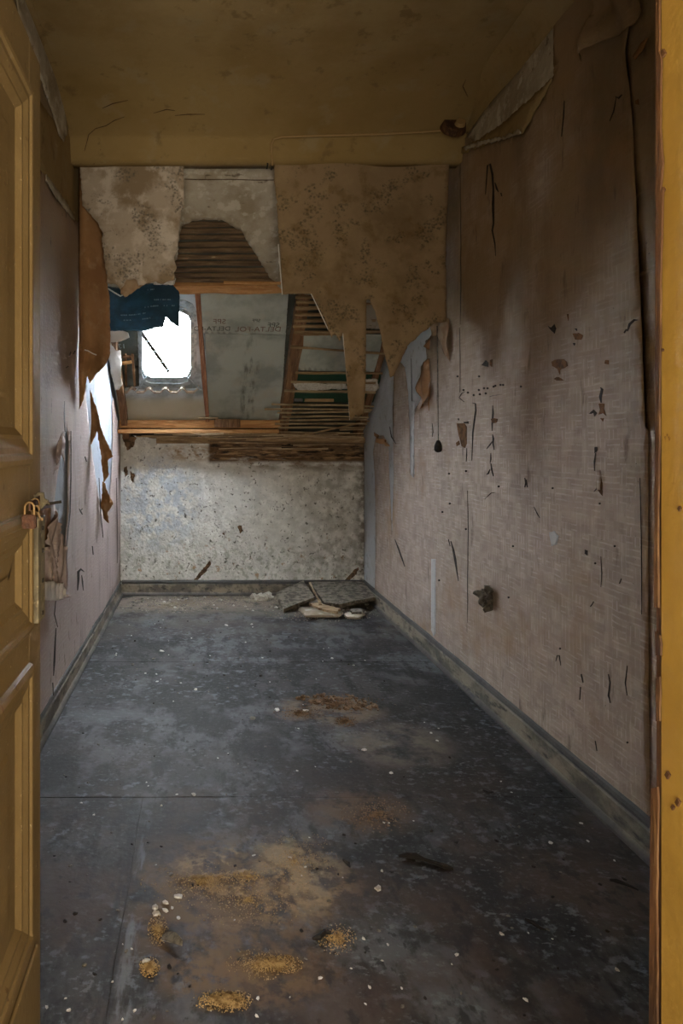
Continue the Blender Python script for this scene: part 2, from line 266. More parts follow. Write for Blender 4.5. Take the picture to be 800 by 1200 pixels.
def bar(bm, p0, p1, w, h, up=(0, 0, 1), segs=1, wob=0.0, taper=1.0):
    p0, p1 = V(p0), V(p1); d = (p1-p0); L = d.length; d.normalize(); up = V(up); s = d.cross(up).normalized(); u = s.cross(d).normalized()
    rings = []; sd = random.random()*100
    for i in range(segs+1):
        t = i/segs; c = p0+(p1-p0)*t
        c += s*wob*noise.noise((t*3*L, sd, 0))+u*wob*noise.noise((t*3*L, sd, 9))
        k = 1+(0.35*noise.noise((t*5*L, sd, 5)) if wob else 0); k *= 1+(taper-1)*t
        rings.append([bm.verts.new(c+s*a*w*k/2+u*b*h*k/2) for a, b in ((-1, -1), (1, -1), (1, 1), (-1, 1))])
    for a, b in zip(rings, rings[1:]):
        for i in range(4): bm.faces.new((a[i], a[(i+1) % 4], b[(i+1) % 4], b[i]))
    bm.faces.new(rings[0][::-1]); bm.faces.new(rings[-1])
def tube(bm, pts, r, n=8):
    pts = [V(p) for p in pts]; rings = []
    for i, p in enumerate(pts):
        d = (pts[min(i+1, len(pts)-1)]-pts[max(i-1, 0)]).normalized()
        a = d.orthogonal().normalized() if i == 0 else (rings[-1][1]-d*rings[-1][1].dot(d)).normalized()
        b = d.cross(a); rr = r[i] if isinstance(r, (list, tuple)) else r
        rings.append(([bm.verts.new(p+(a*math.cos(t*2*math.pi/n)+b*math.sin(t*2*math.pi/n))*rr) for t in range(n)], a))
    for (x, _), (y, _) in zip(rings, rings[1:]):
        for i in range(n): bm.faces.new((x[i], x[(i+1) % n], y[(i+1) % n], y[i]))
    bm.faces.new(rings[0][0][::-1]); bm.faces.new(rings[-1][0])
def inside(q, poly):
    c = False; j = len(poly)-1
    for i in range(len(poly)):
        a, b = poly[i], poly[j]
        if (a[1] > q[1]) != (b[1] > q[1]) and q[0] < (b[0]-a[0])*(q[1]-a[1])/(b[1]-a[1])+a[0]: c = not c
        j = i
    return c
def torn(pl, outline, amp, step):
    """outline in photo pixels (a third entry 0 keeps the edge that starts there straight) -> ragged outline on the plane, metres"""
    q = [pl.uv(p[0], p[1]) for p in outline]; out = []; n = len(q)
    for i in range(n):
        a, b = q[i], q[(i+1) % n]; L = (b-a).length; k = max(1, int(L/step)); rag = amp if len(outline[i]) < 3 else outline[i][2]*amp
        nr = V((-(b-a)[1], (b-a)[0]))/max(L, 1e-6)
        for j in range(k):
            t = j/k; p = a+(b-a)*t
            if j: p = p+nr*rag*(random.uniform(-1, 1)*.6+noise.noise((p[0]*25, p[1]*25, 3)))
            out.append(p)
    return out
def sheet(name, pl, outline, m, parent=None, grid=0.04, amp=0.004, step=0.012, disp=None, thick=0.0012, holes=(), smoothf=True, cell_noise=0.0):
    o2 = torn(pl, outline, amp, step)
    if abs(pl.u.x) > .9 and abs(pl.n.z) < .99:
        for p in o2: p[0] = max(XL+.004, min(XR-.004, p[0]))
        o2 = [p for i, p in enumerate(o2) if (p-o2[i-1]).length > 1e-5]
    hs = [torn(pl, h, amp, step) for h in holes]
    pts = list(o2); edges = [(i, (i+1) % len(o2)) for i in range(len(o2))]
    for h in hs:
        b = len(pts); pts += h; edges += [(b+i, b+(i+1) % len(h)) for i in range(len(h))]
    x0, x1 = min(p[0] for p in o2), max(p[0] for p in o2); y0, y1 = min(p[1] for p in o2), max(p[1] for p in o2)
    nx, ny = int((x1-x0)/grid)+1, int((y1-y0)/grid)+1
    for i in range(nx):
        for j in range(ny):
            q = V((x0+(i+.5+.25*(j % 2))*grid, y0+(j+.5)*grid))
            if inside(q, o2) and not any(inside(q, h) for h in hs): pts.append(q)
    vs, _, fs, *_ = delaunay_2d_cdt(pts, edges, [list(range(len(o2)))], 0, 1e-6)
    bm = bmesh.new(); bv = [bm.verts.new(pl.p(p[0], p[1], disp(p[0], p[1]) if disp else 0)) for p in vs]
    for f in fs:
        c = sum((V(vs[i]) for i in f), V((0, 0)))/len(f)
        if inside(c, o2) and not any(inside(c, h) for h in hs):
            try: bm.faces.new([bv[i] for i in f])
            except ValueError: pass
    for v in [v for v in bm.verts if not v.link_faces]: bm.verts.remove(v)
    bmesh.ops.recalc_face_normals(bm, faces=bm.faces[:])
    bm.faces.ensure_lookup_table()
    if bm.faces and bm.faces[0].normal.dot(pl.n) < 0: bmesh.ops.reverse_faces(bm, faces=bm.faces[:])
    if smoothf:
        for f in bm.faces: f.smooth = True
    o = link(name, bm, m, parent)
    s = o.modifiers.new('thickness', 'SOLIDIFY'); s.thickness = thick; s.offset = -1
    return o
def nz(x, y, sc, k=0): return noise.noise((x*sc, y*sc, k*7.3))

# ------------------------------------------------------------------ the setting
fl = structure(boxo('floor', (-1.2, 1.7, -2, 5.9, -0.12, -0.006), SUB))
def lino(x0, x1, y0, y1):
    bm = bmesh.new(); nx, ny = max(2, int((x1-x0)/.05)), max(2, int((y1-y0)/.05)); g = []
    for i in range(nx+1):
        r = []
        for j in range(ny+1):
            x, y = x0+(x1-x0)*i/nx, y0+(y1-y0)*j/ny
            e = min(1, min(x-x0, x1-x, y-y0, y1-y)/.1)
            r.append(bm.verts.new((x+(.003*nz(y, x, 5, 2) if i in (0, nx) else 0), y+(.004*nz(x, y, 4, 1) if j in (0, ny) else 0), -.003+.0018*nz(x, y, 3)+.0035*.35*(1-e)*max(0, nz(x, y, 4, 3)))))
        g.append(r)
    for i in range(nx):
        for j in range(ny): bm.faces.new((g[i][j], g[i+1][j], g[i+1][j+1], g[i][j+1]))
    o = link('linoleum_sheet', bm, LINO, fl); s = o.modifiers.new('thickness', 'SOLIDIFY'); s.thickness = .003; s.offset = -1
YS = 2.335
for a in ((-.68, -.2015, -0.1, YS-.0022), (-.1995, 1.33, -0.1, YS-.0022), (-.68, 1.33, YS+.0022, 3.79), (-.68, 1.33, 3.7945, 5.55)): lino(*a)

# side walls: a solid slab each, plaster, with the wallpaper as a part
def profile_wall(name, x0, x1, ys, m, parent=None):
    """slab between x0 and x1 whose (y, z) outline follows the roof"""
    bm = bmesh.new(); a = [bm.verts.new((x0, y, z)) for y, z in ys]; b = [bm.verts.new((x1, y, z)) for y, z in ys]; n = len(ys)
    bm.faces.new(a); bm.faces.new(b[::-1])
    for i in range(n): bm.faces.new((a[i], a[(i+1) % n], b[(i+1) % n], b[i]))
    bmesh.ops.recalc_face_normals(bm, faces=bm.faces[:]); return link(name, bm, m, parent)
outl = [(.6, -.1), (5.62, -.1), (5.62, 1.45), (3.4, 3.2), (.6, 3.2)]
wr = structure(profile_wall('wall_right', XR, XR+.15, outl, PLASTER_SIDE))
wl = structure(profile_wall('wall_left', XL-.15, XL, outl, PLASTER_LEFT))
# back wall with uneven plaster
wb = structure(boxo('wall_back', (XL-.02, XR+.02, D+.012, D+.14, -.05, 1.27), OLDPLAST))
def bdisp(x, z): return .005*nz(x, z, 4)+.004*nz(x, z, 14, 2)+.002*nz(x, z, 45, 3)
sheet('plaster', PB(), [(138, 700, 0), (138, 509), (200, 515), (247, 511), (251, 548), (330, 546), (420, 552), (429, 556, 0), (429, 700, 0)], BACK, wb, grid=.022, amp=.006, disp=bdisp, thick=.011,
      holes=[[(143, 512), (152, 508), (160, 513), (156, 524), (149, 528)], [(145, 548), (149, 546), (150, 556), (146, 560)], [(152, 552), (158, 556), (156, 566), (153, 562)],
             [(226, 681), (236, 668), (246, 657), (247, 662), (240, 672), (231, 681)], [(278, 617), (283, 616), (285, 622), (281, 626)], [(260, 625), (263, 624), (263, 628)], [(403, 681), (414, 668), (421, 664), (418, 673), (408, 681)]])
sheet('bare_masonry', PB(D+.008), [(247, 509, 0), (427, 509, 0), (427, 560, 0), (247, 556, 0)], BACK, wb, grid=.02, amp=0, disp=lambda x, z: .004*nz(x, z*3, 16), thick=.004)
# front wall with the doorway; unseen hallway shell added to keep sky light out
fw = structure(boxo('wall_front', (-.90, -.375, .60, .72, 0, 3.1), HALLP))
boxo('door_header', (-.375, .56, .60, .72, 2.05, 3.1), HALLP, fw); boxo('wall_section', (.56, 1.5, .60, .72, 0, 3.1), HALLP, fw)
hw = structure(boxo('hall_wall_left', (-1.1, -1.0, -2, .6, 0, 2.6), HALLP)); hw2 = structure(boxo('hall_wall_right', (1.1, 1.2, -2, .6, 0, 2.6), HALLP))
structure(boxo('hall_wall_rear', (-1.1, 1.2, -2.1, -2.0, 0, 2.6), HALLP)); structure(boxo('hall_ceiling', (-1.1, 1.2, -2.1, .6, 2.6, 2.7), HALLP))

# ceiling, rolling down into the boxed beam
prof = [(.70, CE), (1.2, CE), (1.7, CE), (2.2, CE), (2.5, CE), (2.75, CE-.002), (2.9, CE-.006), (3.03, CE-.018), (3.13, CE-.038), (3.22, CE-.062), (3.30, CE-.088), (3.345, CE-.106),
        (3.375, CE-.122), (3.395, CE-.136), (3.41, ZB+.03), (3.42, ZB), (3.50, ZB), (3.50, 3.05)]
bm = bmesh.new(); nx = 60; g = []
for i in range(nx+1):
    x = XL-.02+(XR-XL+.04)*i/nx; r = []
    for j, (y, z) in enumerate(prof):
        k = .010 if 5 <= j <= 11 else .004
        r.append(bm.verts.new((x, y+(k*.4*nz(x, y, 7, 2) if j > 3 and j < 17 else 0), z+k*nz(x, y, 3, 1))))
    g.append(r)
for i in range(nx):
    for j in range(len(prof)-1): bm.faces.new((g[i][j], g[i+1][j], g[i+1][j+1], g[i][j+1]))
ce = structure(link('ceiling', bm, OCHRE)); s = ce.modifiers.new('thickness', 'SOLIDIFY'); s.thickness = .03; s.offset = 1
for f in ce.data.polygons: f.use_smooth = True
structure(boxo('attic_floor', (-.8, 1.45, .60, 3.64, 2.93, 3.05), SUB))
def ceil_pt(px, py):
    p = PF(CE-.006).at(px, py)
    if p.y > 2.75: p = PB(2.75+(p.y-2.75)*.85).at(px, py)
    for (y0, z0), (y1, z1) in zip(prof, prof[1:]):
        if y0 <= p.y < y1: p.z = z0+(z1-z0)*(p.y-y0)/(y1-y0)-.004
    return p
for pts in (((95, 150), (104, 142), (112, 138), (124, 136), (134, 132), (146, 129)), ((120, 122), (132, 118), (150, 115)), ((180, 126), (195, 123), (205, 124)), ((205, 128), (220, 127), (240, 127)), ((350, 113), (362, 113), (375, 114)), ((548, 112), (542, 102), (546, 95)), ((95, 166), (110, 150), (118, 146))):
    bm = bmesh.new(); tube(bm, [ceil_pt(*p) for p in pts], [.001]+[.0022]*(len(pts)-2)+[.001], 4); link('crack', bm, CHIP, ce)
# cornice strips along the side walls (plastered cove)
for nm, x0, sgn in (('trim_1', XL, 1), ('trim_2', XR, -1)):
    bm = bmesh.new(); rows = []
    for j in range(41):
        y = .72+(3.40-.72)*j/40; k = .35 if sgn > 0 else 1; a = (.085+.012*nz(y, 0, 3, sgn))*k
        rows.append([bm.verts.new((x0+sgn*dx*k, y, z)) for dx, z in ((-.005, CE-a*1.35), (.010, CE-a*1.3), (.022, CE-a*.8), (.05, CE-a*.36), (.085, CE-.012), (.088, CE+.02), (-.005, CE+.02))])
    for a, b in zip(rows, rows[1:]):
        for i in range(7): bm.faces.new((a[i], a[(i+1) % 7], b[(i+1) % 7], b[i])).smooth = True
    bm.faces.new(rows[0]); bm.faces.new(rows[-1]); bmesh.ops.recalc_face_normals(bm, faces=bm.faces[:])
    structure(link(nm, bm, OCHRE))

# baseboards, moulded
def baseboard(name, a, b, inward):
    a, b, n = V(a), V(b), V(inward); prf = [(0, 0), (.034, 0), (.034, .010), (.024, .020), (.020, .024), (.020, .085), (.014, .090), (.014, .098), (.019, .104), (.015, .114), (.004, .120), (0, .120)]
    bm = bmesh.new(); rows = []; k = max(2, int((b-a).length/.06))
    for j in range(k+1):
        p = a+(b-a)*j/k; wv = .003*nz(p.x, p.y, 3, 1)
        rows.append([bm.verts.new(p+n*(u+wv+(.002*nz(p.x+v, p.y, 20, 4) if u else 0))+V((0, 0, v+.002*nz(p.x, p.y, 9, 2)))) for u, v in prf])
    m = len(prf)
    for r, q in zip(rows, rows[1:]):
        for i in range(m): bm.faces.new((r[i], r[(i+1) % m], q[(i+1) % m], q[i]))
    bm.faces.new(rows[0]); bm.faces.new(rows[-1]); bmesh.ops.recalc_face_normals(bm, faces=bm.faces[:])
    return structure(link(name, bm, BASE))
baseboard('baseboard_left', (XL, .75, 0), (XL, D, 0), (1, 0, 0)); baseboard('baseboard_right', (XR, .72, 0), (XR, D, 0), (-1, 0, 0))
baseboard('baseboard_back', (XL+.02, D, 0), (XR-.02, D, 0), (0, -1, 0))

# ------------------------------------------------------------------ roof slope
WIN = [(167, 372), (170, 363), (178, 357), (212, 357), (220, 361), (224, 370), (224, 429), (220, 438), (212, 441), (178, 441), (170, 438), (167, 430)]
def slab(name, off, x0, x1, v0, v1, th, m, hole=None, parent=None):
    pl = PS(off); bm = bmesh.new()
    hu = [pl.uv(*p) for p in hole] if hole else None
    if hu:
        a0, a1 = min(p[0] for p in hu)-.02, max(p[0] for p in hu)+.02; b0, b1 = min(p[1] for p in hu)-.02, max(p[1] for p in hu)+.02
        cells = [(x0, a0, v0, v1), (a1, x1, v0, v1), (a0, a1, v0, b0), (a0, a1, b1, v1)]
    else: cells = [(x0, x1, v0, v1)]
    for (p, q, r, t) in cells:
        vs = [bm.verts.new(pl.p(a, b, -h)) for h in (0, th) for a, b in ((p, r), (q, r), (q, t), (p, t))]
        for f in ((0, 1, 2, 3), (7, 6, 5, 4), (0, 4, 5, 1), (1, 5, 6, 2), (2, 6, 7, 3), (3, 7, 4, 0)): bm.faces.new([vs[i] for i in f])
    bmesh.ops.recalc_face_normals(bm, faces=bm.faces[:]); return link(name, bm, m, parent)
roof = structure(slab('roof', .17, XL-.12, XR+.12, -.32, 2.75, .04, SUB, WIN))
structure(boxo('eaves_board', (XL-.15, XR+.15, D+.12, D+.2, .9, 1.6), SUB))
OFF = .115
def mdisp(x, v): return .006*nz(x, v, 4)+.003*nz(x, v, 13, 2)
# grey foil between the rafters: two overlapping lengths
mb = empty('roofing_membrane', PS(OFF).at(290, 480), 'grey-green roofing foil with mirrored faded print between the rafters', 'roofing foil')
sheet('foil_sheet', PS(OFF), [(228, 332, 0), (352, 332, 0), (340, 393), (234, 391, 0)], MEMB, mb, amp=.003, disp=mdisp)
sheet('foil_sheet', PS(OFF+.014), [(230, 380, 0), (352, 380, 0), (332, 500, 0), (240, 500, 0)], MEMB, mb, amp=0, disp=mdisp)
def text(body, size, pl, px, py, m, parent, name='print', mirror=True, rot=0.0, lift=.012):
    c = bpy.data.curves.new(name, 'FONT'); c.body = body; c.size = size; c.extrude = .0003; c.align_x = 'CENTER'
    c.materials.append(m); o = bpy.data.objects.new(name, c); C.objects.link(o)
    u, v, n = pl.u.copy(), pl.v.copy(), pl.n.copy()
    if mirror: u = -u; n = -n
    if rot:
        R = Matrix.Rotation(rot, 3, n); u = R @ u; v = R @ v
    M = Matrix((u, v, n)).transposed().to_4x4(); M.translation = pl.at(px, py, lift)
    me = bpy.data.meshes.new_from_object(o.evaluated_get(bpy.context.evaluated_depsgraph_get())); bpy.data.objects.remove(o)
    me.transform(M)
    if mirror: me.flip_normals()
    if not me.materials: me.materials.append(m)
    o = bpy.data.objects.new(name, me); C.objects.link(o); o.parent = parent; o.matrix_parent_inverse = parent.matrix_basis.inverted()
    return o
text('SPF', .062, PS(OFF), 257, 378, INKRED, mb); text('SPF', .058, PS(OFF), 320, 382, INK, mb)
text('DELTA-FOL', .062, PS(OFF), 302, 387, INKRED, mb); text('DELTA-FOL', .055, PS(OFF), 246, 386, INK, mb); text('SPF', .04, PS(OFF), 300, 376, INK, mb)
# foil with the opening round the skylight
mw = empty('skylight_surround_foil', PS(OFF).at(190, 470), 'blue-grey foil around the skylight opening, bright at its lower edge', 'roofing foil')
sheet('foil_sheet', PS(OFF+.01), [(136, 330, 0), (238, 330, 0), (243, 457, 0), (136, 457, 0)], MEMB_W, mw, amp=0, disp=mdisp, holes=[WIN], thick=.002)
sheet('foil_sheet', PS(OFF-.02), [(134, 457, 0), (239, 455, 0), (246, 500, 0), (134, 500, 0)], MEMB_W, mw, amp=.002, disp=mdisp, thick=.002)
# skylight
wn = structure(empty('window_1', PS(OFF).at(196, 441)))
def ring(name, pl, outer, inner, depth, m, parent):
    a = [pl.uv(*p) for p in outer]; b = [pl.uv(*p) for p in inner]; bm = bmesh.new(); n = len(a)
    vs = [[bm.verts.new(pl.p(q[0], q[1], h)) for q in L] for L, h in ((a, 0), (a, depth), (b, depth), (b, 0))]
    for k in range(4):
        for i in range(n): bm.faces.new((vs[k][i], vs[k][(i+1) % n], vs[(k+1) % 4][(i+1) % n], vs[(k+1) % 4][i]))
    bmesh.ops.recalc_face_normals(bm, faces=bm.faces[:]); return link(name, bm, m, parent)
def scalep(ps, k, k2=None):
    cx = sum(p[0] for p in ps)/len(ps); cy = sum(p[1] for p in ps)/len(ps); return [(cx+(p[0]-cx)*k, cy+(p[1]-cy)*(k2 or k)) for p in ps]
ring('casing', PS(OFF+.06), scalep(WIN, 1.12, 1.10), WIN, .075, WINMETAL, wn)
ring('inner_flange', PS(OFF+.01), scalep(WIN, 1.22, 1.14), scalep(WIN, 1.0), .012, WINMETAL, wn)
ring('sash_rim', PS(OFF+.055), scalep(WIN, 1.01), scalep(WIN, .955, .965), .01, WHITEPAPER, wn)
gm = bpy.data.materials.new('skylight_glass'); gm.use_nodes = True; gt = gm.node_tree; gt.nodes.clear()
go = gt.nodes.new('ShaderNodeOutputMaterial'); gx = gt.nodes.new('ShaderNodeMixShader'); ga = gt.nodes.new('ShaderNodeBsdfTransparent'); gb = gt.nodes.new('ShaderNodeBsdfGlossy')
gb.inputs['Roughness'].default_value = .05; gx.inputs[0].default_value = .04
gt.links.new(ga.outputs[0], gx.inputs[1]); gt.links.new(gb.outputs[0], gx.inputs[2]); gt.links.new(gx.outputs[0], go.inputs[0])
sheet('glass', PS(OFF+.062), [(p[0], p[1], 0) for p in WIN], gm, wn, grid=.3, amp=0, thick=.003)
bm = bmesh.new(); pw = PS(OFF+.05)
tube(bm, [pw.at(163, 388), pw.at(164.5, 420), pw.at(168, 431), pw.at(175, 436), pw.at(200, 438)], .004); link('seal', bm, DARKMETAL, wn)
bm = bmesh.new(); pw = PS(OFF-.01)
bar(bm, pw.at(164, 387), pw.at(198, 436), .024, .008, up=NS)
sb = link('stay_bar', bm, DARKMETAL, wn)
for t in (.25, .5, .75, .93):
    q = pw.at(164+34*t, 387+49*t); bm = bmesh.new(); box(bm, q.x-.010, q.x+.010, q.y-.012, q.y-.004, q.z-.007, q.z+.003); link('stud', bm, WINMETAL, wn)
for a, b in (((174, 440), (157, 461)), ((218, 441), (235, 457))):
    bm = bmesh.new(); bar(bm, PS(OFF-.01).at(*a), PS(OFF-.045).at(*b), .012, .006, up=NS); link('strut', bm, WINMETAL, wn)
bm = bmesh.new(); pl = PS(OFF-.005); rows = []
for i in range(61):
    t = i/60; px = 143+(233-143)*t; h = 4.0*max(-.15, math.sin(2*math.pi*(px-150)/19.5))
    rows.append([bm.verts.new(pl.at(px, 455.5-h, o)) for o in (0, .03)]+[bm.verts.new(pl.at(px, 457.2-h, o)) for o in (.03, 0)])
for a, b in zip(rows, rows[1:]):
    for i in range(4): bm.faces.new((a[i], a[(i+1) % 4], b[(i+1) % 4], b[i]))
bm.faces.new(rows[0]); bm.faces.new(rows[-1]); bmesh.ops.recalc_face_normals(bm, faces=bm.faces[:])
tag(link('roof_tile', bm, TILE), 'wavy edge of clay roof tile just under the skylight', 'roof tile')
# dark old window leaf and bits left of the skylight
bm = bmesh.new(); pl = PS(OFF-.03)
for a, b in (((147, 415), (148, 452)), ((155, 415), (158, 452))): bar(bm, pl.at(*a), pl.at(*b), .016, .012, up=NS)
bar(bm, pl.at(144, 418), pl.at(157, 418), .02, .012, up=NS)
fo = link('wooden_batten_frame', bm, OLDWOOD); tag(fo, 'small dark wooden frame left of the skylight', 'frame')
bm = bmesh.new(); bar(bm, PS(OFF-.05).at(141, 426), PS(OFF-.05).at(154, 424), .022, .012, up=NS); tag(link('wood_block', bm, TIMBER), 'short yellow wood block beside the small dark frame', 'wood block')
sheet_o = sheet('dark_foil_patch', PS(OFF-.012), [(134, 386, 0), (161, 386, 0), (163, 452, 0), (137, 456, 0)], MEMB_D, None, amp=.004, disp=mdisp, thick=.003)
tag(sheet_o, 'dark printed foil between skylight and left wall', 'roofing foil', centre=False)
text('13', .06, PS(OFF-.012), 143, 407, MEMB_W, sheet_o, lift=.01, mirror=True)

def plank(name, pl, a, b, w, h, m, label, cat, group=None, wob=.003, segs=16, taper=1.0):
    bm = bmesh.new(); bar(bm, pl.at(*a), pl.at(*b), w, h, up=pl.n, segs=segs, wob=wob, taper=taper); o = link(name, bm, m); return tag(o, label, cat, group)
# rafters, the leaning post, battens and plates
P0 = PS(.06)
def rafter(px, py, w, label, m=OLDWOOD, off=.065, h=.11):
    pl = PS(off); q = pl.uv(px, py); bm = bmesh.new()
    bar(bm, pl.p(q[0], -.08), pl.p(q[0], 1.95), w, h, up=pl.n, segs=20, wob=.003); tag(link('rafter', bm, m), label, 'rafter')
rafter(333, 490, .075, 'dark sloping rafter right of the grey roofing foil')
rafter(146, 490, .05, 'rafter against the left wall beside the skylight')
rafter(419, 505, .05, 'rafter against the right wall behind the broken laths')
plank('leaning_post', PS(.035), (243, 492), (231, 338), .030, .045, REDWOOD, 'reddish wooden stud right of the skylight', 'stud', wob=.002)
plank('timber_batten', PS(.03), (196, 337), (345, 336.5), .062, .045, TIMBER, 'orange-brown timber batten above the skylight and foil', 'batten', wob=.001)
plank('timber_offcut', PS(-.005), (262, 331), (330, 331.5), .018, .012, TIMBER, 'thin loose slat lying along the timber batten', 'slat')
# wall plate at the foot of the slope
plw = boxo('wall_plate', (XL+.01, .62, D-.12, D-.02, 1.335, 1.40), TIMBER, bev=.004); tag(plw, 'thick timber plate along the foot of the roof slope', 'timber')
plw2 = boxo('sill_board', (XL+.01, .60, D-.20, D-.005, 1.295, 1.325), TIMBER, bev=.003); tag(plw2, 'wide orange board under the timber plate, left half', 'board')
o = boxo('wood_offcut', (-.02, .13, D-.225, D-.15, 1.405, 1.418), REED, bev=.002); tag(o, 'pale offcut lying below the reddish stud', 'wood offcut')
o = boxo('timber_block', (.10, .30, D-.21, D-.14, 1.34, 1.405), OLDWOOD, bev=.004); tag(o, 'brown wood block beside the pale offcut under the foil', 'wood block')

# upper laths, nailed wall to wall
GL = 'sooty laths under the slope plaster'
for i, py in enumerate([196, 206, 216, 226, 236, 246, 255, 263, 270.5, 278, 286, 293.5, 301, 308.5, 316, 322.5, 328.5]):
    if py < 240: continue
    pl = PS(.014); v = pl.uv(250, py)[1]; j = random.uniform(-.003, .003); bm = bmesh.new()
    bar(bm, pl.p(-.28, v+j), pl.p(XR-.01, v-j), .030, .010, up=pl.n, segs=30, wob=.004)
    tag(link('wooden_lath', bm, SOOTY), 'sooty horizontal lath exposed where plaster fell above the batten', 'lath', GL)
sheet_d = sheet('dark_backing', PS(.055), [(85, 180, 0), (540, 180, 0), (515, 338, 0), (100, 338, 0)], MEMB_D, None, amp=0, thick=.003, grid=.15); tag(sheet_d, 'dark underside behind the sooty laths', 'board', centre=False)
# laths at the right of the rafter
GR = 'laths right of the dark rafter'
for (py, x0, x1, k) in [(348, 346, 415, .018), (355, 347, 470, .02), (361.5, 346, 470, .02), (368.5, 345, 470, .02), (375.5, 344, 470, .02), (382.5, 343, 460, .02), (389, 345, 465, .018), (392.5, 352, 400, .012)]:
    pl = PS(.0); bm = bmesh.new(); bar(bm, pl.at(x0, py+random.uniform(-.8, .8)), pl.at(x1, py+random.uniform(-1, 1)), k, .010, up=pl.n, segs=14, wob=.006)
    tag(link('wooden_lath', bm, LATH), 'short brown lath nailed right of the dark rafter, above the dark gap', 'lath', 'upper laths right of the dark rafter')
for lab, a, b, k, m in [('thin lath sagging to the right across the dark gap', (340, 406), (452, 414), .016, LATH),
        ('thin straight lath at the foot of the dark gap', (346, 436.5), (448, 438), .014, LATH),
        ('lath just above the white plaster lump, right of the rafter', (341, 447.5), (440, 449), .016, REED),
        ('lath just under the white plaster lump, right of the rafter', (333, 458), (440, 460), .018, REED)]:
    plank('wooden_lath', PS(-.004), a, b, k, .009, m, lab, 'lath', wob=.006)
for py, x0, x1, dy in [(474, 318, 438, 2), (479, 310, 436, 1.5), (483.5, 325, 434, -1), (488, 330, 432, 1), (492.5, 328, 430, -1.5), (496.5, 322, 430, 0), (500.5, 326, 428, 1)]:
    plank('wooden_lath', PS(-.004), (x0, py), (x1, py+dy), .013, .009, REED, 'thin pale lath low on the slope, right of the rafter foot', 'lath', 'low laths right of the rafter', wob=.006)
o = sheet('plaster_lump', PS(.002), [(343, 450), (360, 449), (380, 451), (405, 450), (407, 456), (380, 457), (350, 459)], CHALK, None, amp=.006, grid=.015, thick=.012, disp=lambda x, v: .006*nz(x, v, 30)); tag(o, 'white plaster lump stuck between two laths right of the rafter', 'plaster')
o = sheet('plaster_lump', PS(.002), [(427, 446), (441, 445), (445, 455), (436, 461), (427, 458)], CHALK, None, amp=.005, grid=.015, thick=.012, disp=lambda x, v: .005*nz(x, v, 30)); tag(o, 'grey-white plaster lump beside the tip of the hanging brown strip', 'plaster')
o = sheet('dark_foil_patch', PS(OFF-.01), [(338, 340, 0), (480, 340, 0), (432, 512, 0), (328, 505, 0)], MEMB_D, None, amp=0, disp=mdisp, thick=.003); tag(o, 'dark roofing foil behind the broken laths at the right', 'roofing foil', centre=False)
o = sheet('foil_sheet', PS(.03), [(350, 392, 0), (455, 392, 0), (446, 436, 0), (346, 434, 0)], MEMB, None, amp=.004, disp=mdisp, thick=.002); tag(o, 'dull grey foil seen through the gap in the right laths', 'roofing foil', centre=False)
o = sheet('green_sheet', PS(.04), [(345, 437, 0), (446, 437, 0), (444, 472, 0), (338, 472, 0)], GREEN, None, amp=.003, disp=mdisp, thick=.002); tag(o, 'dark green sheet deep behind the right laths', 'sheet', centre=False)
o = boxo('wood_block', (0, .22, 0, .03, 0, .045), LATH, bev=.003); q = PS(.02).at(357, 471); o.location = q; tag(o, 'short brown wood block wedged behind the low laths', 'wood block', centre=False)
o = boxo('metal_bracket', (0, .07, 0, .03, 0, .05), DARKMETAL, bev=.004); o.location = PS(.02).at(344, 471); tag(o, 'dark metal box on the rafter beside the brown block', 'bracket', centre=False)
# sticks heaped along the top of the back wall
GS = 'reed sticks along the top of the back wall'
for i in range(34):
    px0 = random.uniform(150, 400) if i > 8 else random.uniform(228, 330); L = random.uniform(30, 150); px1 = min(px0+L, 426); py = random.uniform(506, 520) if px0 < 245 else random.uniform(503, 528)
    if px0 < 235: py = random.uniform(505, 512)
    d = D-random.uniform(.03, .10)-(528-py)*.004; pl = PB(d)
    bm = bmesh.new(); bar(bm, pl.at(px0, py), pl.at(px1, py+random.uniform(-3, 3)), random.uniform(.007, .014), random.uniform(.006, .010), segs=10, wob=.006)
    tag(link('reed_stick', bm, random.choice((REED, REED, LATH, SOOTY))), 'thin broken stick lying along the top of the back wall', 'stick', GS)
plank('wooden_lath', PB(D-.16), (338, 514), (438, 492), .012, .008, LATH, 'long thin lath slanting up to the right above the back wall', 'lath', wob=.004)
plank('wooden_lath', PB(D-.20), (228, 509), (262, 508), .014, .008, REED, 'pale short lath on the front edge of the sill board', 'lath', wob=.002)
o = boxo('wall_top_timber', (XL+.3, XR-.01, D-.06, D-.004, 1.215, 1.262), LATH, bev=.004); tag(o, 'dark rotten timber capping the back wall', 'timber')

# plaster left on the slope
def pdisp(x, v): return .006*nz(x, v, 3)+.003*nz(x, v, 20, 2)
o = sheet('plaster_remnant', PS(-.004), [(86, 188, 0), (530, 188, 0), (470, 385, 0), (440, 386), (424, 384), (418, 345), (340, 345), (327, 337), (318, 327), (310, 316), (298, 296), (288, 281), (284, 272), (272, 265), (262, 259), (238, 257), (226, 259), (212, 265),
    (208, 300), (203, 316), (206, 330), (180, 334), (160, 329), (146, 340), (134, 333), (118, 330, 0)], PLAST, None, grid=.03, amp=.007, disp=pdisp, thick=.014)
tag(o, 'grey-brown plaster left on the slope around the bare laths', 'plaster', centre=False)
bm = bmesh.new(); bar(bm, PS(-.02).at(216, 210), PS(-.02).at(322, 212), .003, .002, up=NS, segs=40, wob=.016); tag(link('plaster_crack', bm, CHIP), 'thin dark crack across the slope plaster below the beam', 'crack')
